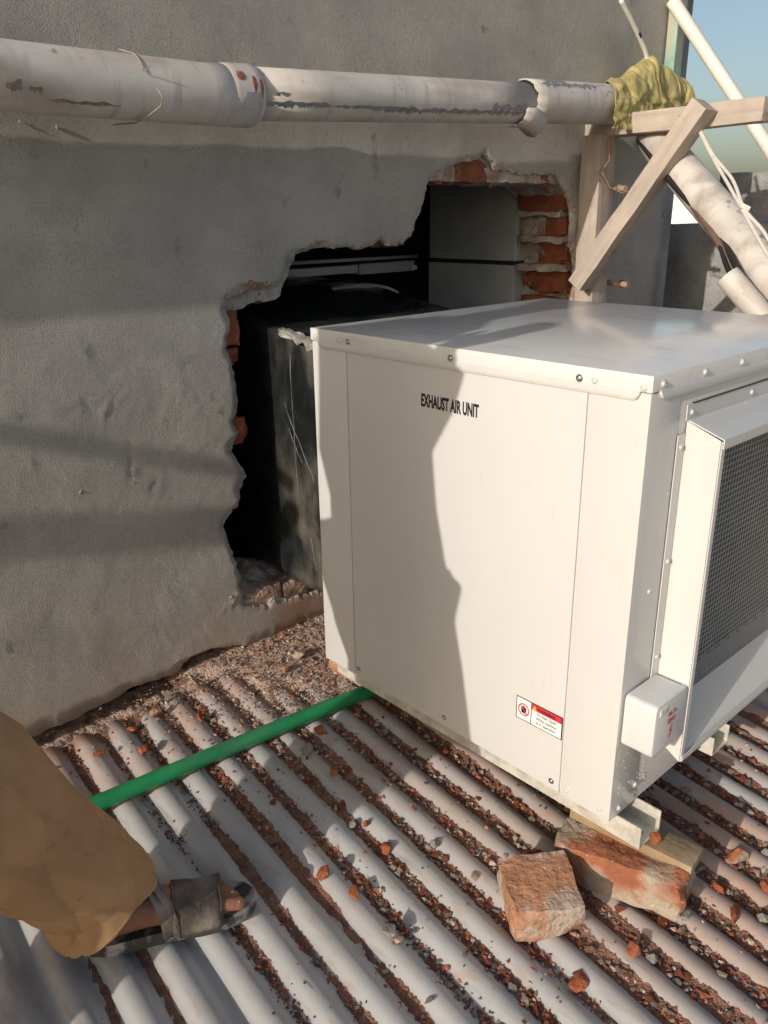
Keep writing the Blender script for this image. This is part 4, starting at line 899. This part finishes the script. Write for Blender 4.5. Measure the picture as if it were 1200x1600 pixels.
rough_wall('parapet_wall', 3.9, -3.0, 1.925, -1.5, 1.398, 'taller rough grey parapet farther back against the sky')
rough_wall('white_wall', 9.0, 4.56, 9, -2, 1.50, 'sunlit white wall seen between wall corner and slanting pipe', m_whitewall, .2, .002)
bm = B(); box(bm, 3.15, 3.3, 1.15, 1.372, -.5, 1.08, .006); o = obj('brick_pier', bm, m_brick2); tag(o, 'short pinkish brick pier at the right edge before the parapet', 'pier')

# ------------------------------------------------------------------ the person: only the forward leg reaches the picture, the rest stands left of it
pe = empty('person', (-.1, 1.05, .1)); tag(pe, 'person in tan loose clothes and dark sandals stepping onto the roof from the left', 'person')
HEEL, TOE = Vector((.318, 1.098, 0)), Vector((.588, .988, 0)); fz = plane_z(.45, 1.04) + .002
fdv = (TOE - HEEL); FL = fdv.length; fdir = fdv.normalized(); fside = Vector((-fdir.y, fdir.x, 0))       # fside: towards the wall, outer side of the left foot
def outline(k=1.0, n=44):
    pts_ = []
    prof = [(0, .0), (.012, .020), (.04, .031), (.09, .033), (.14, .036), (.19, .045), (.225, .047), (.255, .041), (.275, .028), (.2855, .012), (.289, 0)]
    prof = [(a / .289 * FL, b) for a, b in prof]
    for a, b in prof: pts_.append((a, b * k * (1.02)))
    for a, b in prof[::-1][1:-1]: pts_.append((a, -b * k * .98))
    return pts_
def fp(org, d, s, a, b, z): return org + d * a + s * b + Vector((0, 0, z))
def make_foot_things(org, d, s, z0):
    ol = outline(); oi = outline(.97)
    bm = B(); rings = [[fp(org, d, s, .006 + a * .96, b * .93, z0) for a, b in ol], [fp(org, d, s, a, b, z0 + .004) for a, b in ol], [fp(org, d, s, a, b, z0 + .012) for a, b in ol], [fp(org, d, s, .001 + a * .995, b * .985, z0 + .0135) for a, b in ol], [fp(org, d, s, a, b, z0 + .0155) for a, b in ol], [fp(org, d, s, a, b, z0 + .022) for a, b in ol], [fp(org, d, s, .003 + a * .98, b * .95, z0 + .0255) for a, b in ol], [fp(org, d, s, .010 + a * .93, b * .84, z0 + .0235) for a, b in ol]]
    loft(bm, rings); bmesh.ops.recalc_face_normals(bm, faces=bm.faces); sole = obj('sandal', bm, m_sole, pe, auto=50); sole['label'] = 'dark dusty leather sandal'
    def foot_top(a): return .030 + .052 * max(0, min(1, (.20 - a) / .13)) ** 1.1
    def band(a0, a1, sk, name, lift=.004, rise=0):
        bm = B(); rows__ = []
        for i in range(9):
            f_ = i / 8; row = []
            for k in range(25):
                th = math.pi * k / 24; a = a0 + (a1 - a0) * f_ + sk * (math.cos(th)) + .002 * N((f_ * 3, k * .2, 1), 1)
                w = .048 if a > .15 else .041; h = foot_top(a) + lift + rise
                row.append(fp(org, d, s, a, math.copysign(abs(math.cos(th)) ** .62, math.cos(th)) * w, z0 + .020 + h * math.sin(th) ** .75 + .0015 * N((f_ * 6, k * .5, 3), 1)))
            rows__.append(row)
        loft(bm, rows__, False, closed=False); o = obj(name, bm, m_leather, sole, smooth=True); m_ = o.modifiers.new('t', 'SOLIDIFY'); m_.thickness = .003; m_.offset = 1
        # stitched rim
        for row in (rows__[0], rows__[-1]):
            bm = B(); tube(bm, [Vector(p) + Vector((0, 0, .0018)) for p in row], .0022, 6); obj('strap_edge', bm, m_leather, o, smooth=True)
    band(.150, .229, .006, 'strap'); band(.108, .134, -.020, 'strap', .007, .004); band(.118, .126, -.028, 'strap', .011, .006)
    bm = B(); P = []
    for k in range(17):
        th = R(90 + 180 * k / 16); P.append(fp(org, d, s, .052 + .055 * math.cos(th) * 1.0, .040 * math.sin(th), z0 + .060 - .012 * math.sin(th) ** 2))
    rows__ = [[p + Vector((0, 0, dz)) for p in P] for dz in (-.011, 0, .011)]; loft(bm, rows__, False, closed=False); o = obj('heel_strap', bm, m_leather, sole, smooth=True); m_ = o.modifiers.new('t', 'SOLIDIFY'); m_.thickness = .003
make_foot_things(HEEL, fdir, fside, fz)
H2 = Vector((-.50, 1.00, 0)); d2 = Vector((1, .06, 0)).normalized(); s2 = Vector((-d2.y, d2.x, 0)); fz2 = plane_z(-.3, .92) + .002
make_foot_things(H2, d2, -s2, fz2)
# body, one surface
bm = B()
def limb(P, r, n=16):
    P = [Vector(p) for p in P]; return tube(bm, P, r, n)
def ell(c, rx, ry, rz_, seg=18):
    bmesh.ops.create_uvsphere(bm, u_segments=seg, v_segments=seg // 2 + 2, radius=1, matrix=Matrix.Translation(c) @ Matrix.Diagonal((rx, ry, rz_, 1)))
def foot(org, d, s, z0, side):
    zf = z0 + .024
    rings = []
    for a, w, h, off in ((.008, .014, .022, 0), (.02, .024, .040, 0), (.05, .030, .058, 0), (.09, .031, .072, 0), (.12, .034, .066, 0), (.15, .038, .050, 0), (.18, .042, .036, .001), (.205, .043, .026, .001), (.222, .038, .018, .001)):
        rings.append([fp(org, d, s, a, off + w * math.cos(t_), zf + h * (.5 + .5 * math.sin(t_)) if math.sin(t_) > 0 else zf + h * .5 + h * .5 * math.sin(t_)) for t_ in (2 * math.pi * k / 18 for k in range(18))])
    loft(bm, rings)
    for i, (b, L, rr) in enumerate(((-.0285, .268, .0125), (-.0085, .263, .0088), (.0075, .256, .0082), (.0215, .247, .0078), (.034, .236, .0075))):
        P = [fp(org, d, s, .195, b * .9, zf + .012), fp(org, d, s, .215, b, zf + .0145), fp(org, d, s, L - .022, b, zf + .0150), fp(org, d, s, L - .009, b, zf + .0115), fp(org, d, s, L - .002, b, zf + .010)]
        limb(P, [rr * .9, rr, rr * .95, rr * .98, rr * .55], 12)
ANK1 = fp(HEEL, fdir, fside, .058, 0, fz + .10); KNE1 = Vector((.145, 1.07, .56)); HIP1 = Vector((-.17, 1.13, .92))
ANK2 = fp(H2, d2, s2, .058, 0, fz2 + .10); KNE2 = Vector((-.30, 1.04, .52)); HIP2 = Vector((-.19, .985, .92))
foot(HEEL, fdir, fside, fz, 1); foot(H2, d2, -s2, fz2, -1)
for an, kn, hp in ((ANK1, KNE1, HIP1), (ANK2, KNE2, HIP2)):
    limb([an + Vector((.002, 0, -.055)), an, an.lerp(kn, .3), an.lerp(kn, .65), kn, kn.lerp(hp, .5), hp], [.034, .036, .040, .054, .052, .072, .085])
OX, OY, OZ = -.20, .125, .045                              # upper body offset
def q(x, y, z): return (x + OX, y + OY, z + OZ)
limb([q(-.01, .95, .90), q(0, .95, 1.0), q(.0, .95, 1.15), q(.0, .95, 1.32), q(0, .95, 1.43), q(.0, .945, 1.49)], [.13, .14, .13, .145, .13, .06], 20)
limb([q(0, .945, 1.46), q(.015, .94, 1.58)], [.058, .055]); ell(q(.03, .935, 1.665), .096, .078, .118, 24)
limb([q(.115, .933, 1.685), q(.133, .933, 1.655), q(.115, .933, 1.640)], [.008, .016, .012], 10); ell(q(.112, .933, 1.612), .014, .026, .010); ell(q(.03, .855, 1.66), .022, .010, .030); ell(q(.03, 1.015, 1.66), .022, .010, .030); ell(q(.10, .933, 1.582), .022, .028, .018)
def hand(w, d, up_, sgn):
    d, up_ = Vector(d).normalized(), Vector(up_).normalized(); sd = d.cross(up_).normalized() * sgn; w = Vector(w)
    limb([w, w + d * .03, w + d * .06, w + d * .09], [.026, .034, .036, .030], 12)
    for i, (o_, L) in enumerate(((-.028, .068), (-.010, .078), (.009, .073), (.027, .058))):
        a = w + d * .085 + sd * o_; limb([a, a + d * L * .45, a + d * L * .72 - up_ * .012, a + d * L * .9 - up_ * .028], [.0095, .009, .0085, .007], 10)
    a = w + d * .03 - sd * .030; limb([a, a - sd * .022 + d * .025, a - sd * .026 + d * .055 - up_ * .01], [.012, .011, .008], 10)
SH1, EL1, WR1 = Vector(q(0, 1.03, 1.42)), Vector(q(-.05, 1.05, 1.16)), Vector(q(.05, 1.01, .93))
limb([q(0, 1.02, 1.43), SH1, SH1.lerp(EL1, .5), EL1, EL1.lerp(WR1, .4), WR1], [.07, .058, .047, .040, .038, .027]); hand(WR1, (.3, -.05, -1), (1, 0, .3), 1)
SH2, EL2, WR2 = Vector(q(0, .86, 1.41)), Vector(q(.06, .815, 1.20)), Vector(q(.10, .745, 1.36))
limb([q(0, .88, 1.43), SH2, SH2.lerp(EL2, .5), EL2, EL2.lerp(WR2, .4), WR2], [.07, .058, .047, .040, .038, .027]); hand(WR2, (-.1, .1, 1), (1, 0, .1), -1)
body = obj('body', bm, m_skin, pe, smooth=True); rm = body.modifiers.new('remesh', 'REMESH'); rm.mode = 'VOXEL'; rm.voxel_size = .0042; rm.use_smooth_shade = True; sm = body.modifiers.new('smooth', 'SMOOTH'); sm.factor = .5; sm.iterations = 3
bm = B()
for (b, L, rr) in ((-.0285, .268, .0085), (-.0085, .263, .0058)):
    Mx = Matrix.Translation(fp(HEEL, fdir, fside, L - .012, b, fz + .024 + .0208 - (.0 if b < -.02 else .003))) @ Matrix((fdir, fside, Vector((0, 0, 1)))).transposed().to_4x4() @ Matrix.Rotation(R(22), 4, 'Y') @ Matrix.Diagonal((.0075, rr * .9, .0022, 1))
    bmesh.ops.create_uvsphere(bm, u_segments=14, v_segments=8, radius=1, matrix=Mx)
obj('toe_nail', bm, m_nail, pe, smooth=True)
bm = B(); bmesh.ops.create_uvsphere(bm, u_segments=28, v_segments=18, radius=1, matrix=Matrix.Translation(q(.018, .935, 1.688)) @ Matrix.Diagonal((.104, .088, .110, 1)))
for v in bm.verts:
    v.co += Vector((N(v.co, 60), N(v.co, 60, 3), N(v.co, 60, 6))) * .006
bmesh.ops.delete(bm, geom=[v for v in bm.verts if (v.co.x - OX > .07 and v.co.z - OZ < 1.735) or v.co.z - OZ < 1.63], context='VERTS'); obj('hair', bm, m_hair, pe, smooth=True)
for s in (-1, 1):
    bm = B(); ell(q(.113, .933 + s * .032, 1.668), .010, .014, .008, 12); obj('eye', bm, m_white, pe, smooth=True)
# loose trousers
def trouser(an, kn, hp, name, hemtilt, seed, hemr=.078, hz=.02):
    bm = B(); P = [an + Vector((-.016, 0, hz - .022)), an.lerp(kn, .12), an.lerp(kn, .35), an.lerp(kn, .7), kn, kn.lerp(hp, .5), hp + Vector((0, 0, .05))]; rad = [hemr * 1.10, hemr * 1.00, hemr * 1.16, hemr * 1.42, .131, .150, .165]
    Q = []; rr = []
    for i in range(len(P) - 1):
        for k in range(22): f_ = k / 22; Q.append(P[i].lerp(P[i + 1], f_)); rr.append(rad[i] + (rad[i + 1] - rad[i]) * f_)
    Q.append(P[-1]); rr.append(rad[-1]); rings = []; n = 150
    for i, (c, r_) in enumerate(zip(Q, rr)):
        t_ = i / (len(Q) - 1); ring = []
        for k in range(n):
            a = 2 * math.pi * k / n; e = Vector((math.cos(a) * 1.02, math.sin(a) * .98, .42 * math.cos(a) * (1 - t_)))
            fold = .25 * N((math.cos(a) * 1.4, math.sin(a) * 1.4, t_ * 2.5 + seed), 1) + .14 * N((math.cos(a) * 3.4, math.sin(a) * 3.4, t_ * 4 + seed), 1) + .03 * math.sin(t_ * 70 + 3 * math.cos(a + seed) + 4 * N((t_ * 6, a, seed), .8)) * math.exp(-t_ * 5) 
            rg1 = max(0, 1 - abs(N((math.cos(a) * 1.3 + t_ * 1.5, math.sin(a) * 1.3, t_ * 4.5 + seed * 3), 1)) / .16)
            dr = abs(math.sin(2.5 * a + 1.3 + 2.2 * math.sin(t_ * 4 + seed) + 1.5 * N((t_ * 3, a * .5, seed), 1))) ** .6; w = r_ * (1 + .22 * fold - .06 * rg1 + .10 * (dr - .6)) + .0016 * math.exp(-((t_ - .028) / .004) ** 2); hem = math.exp(-(t_ / .05) ** 2)
            ring.append(c + e * w + Vector((0, 0, hem * (hemtilt[0] * math.cos(a) + hemtilt[1] * math.sin(a) + .006 * math.sin(3 * a)))))
        rings.append(ring)
    loft(bm, rings, False); o = obj(name, bm, m_trouser, pe, smooth=True); m_ = o.modifiers.new('t', 'SOLIDIFY'); m_.thickness = .002
trouser(ANK1, KNE1, HIP1, 'trouser_leg', (0, -.010), 2.0); trouser(ANK2, KNE2, HIP2, 'trouser_leg', (0, 0), 6)
# long shirt
bm = B(); rings = []
for (z, rx, ry, cx, cy) in ((.60, .17, .185, -.20, .958), (.80, .165, .175, -.20, .985), (.95, .158, .165, -.20, 1.01), (1.12, .15, .15, -.20, 1.035), (1.25, .152, .15, -.20, 1.05), (1.38, .14, .16, -.20, 1.06), (1.45, .13, .15, -.20, 1.07), (1.505, .10, .125, -.20, 1.075), (1.545, .062, .066, -.195, 1.07)):
    rings.append([(cx + rx * math.cos(a) * (1 + .12 * N((math.cos(a) * 2, math.sin(a) * 2, z * 4), 1)), cy + ry * math.sin(a) * (1 + .02 * N((math.cos(a) * 2, math.sin(a) * 2, z * 4 + 8), 1)), z) for a in (2 * math.pi * k / 48 for k in range(48))])
loft(bm, rings, False); tube(bm, [q(0, 1.06, 1.43), SH1, SH1.lerp(EL1, .5), EL1, EL1.lerp(WR1, .5), EL1.lerp(WR1, .9)], [.085, .078, .068, .064, .056, .050], 20, False); tube(bm, [q(0, .84, 1.43), SH2, SH2.lerp(EL2, .5), EL2, EL2.lerp(WR2, .5), EL2.lerp(WR2, .9)], [.085, .075, .064, .060, .054, .048], 20, False)
o = obj('long_shirt', bm, m_trouser, pe, smooth=True); m_ = o.modifiers.new('t', 'SOLIDIFY'); m_.thickness = .003

# ------------------------------------------------------------------ unseen poles added left of the picture to cast the wall's shadow bands
for (a, b, r_, lab) in (((-3.0, 1.397, 2.02), (-1.30, 1.397, 1.40), .022, 'thin unseen pole added left of the view to cast a shadow band'), ((-3.0, 1.397, 1.676), (-1.30, 1.397, 1.315), .036, 'thick unseen pole added left of the view to cast a shadow band')):
    a, b = Vector(a), Vector(b); bm = B(); P = [a.lerp(b, i / 30) for i in range(31)]
    tube(bm, P, [r_ * (1.10 if i % 6 == 0 else 1) for i in range(31)], 14)
    foot_ = Vector((a.x - .05, 1.58, .10)); tube(bm, [a, foot_], r_ * .8, 10)
    o = obj('shadow_band_pole', bm, m_wood2, smooth=True); tag(o, lab, 'prop')
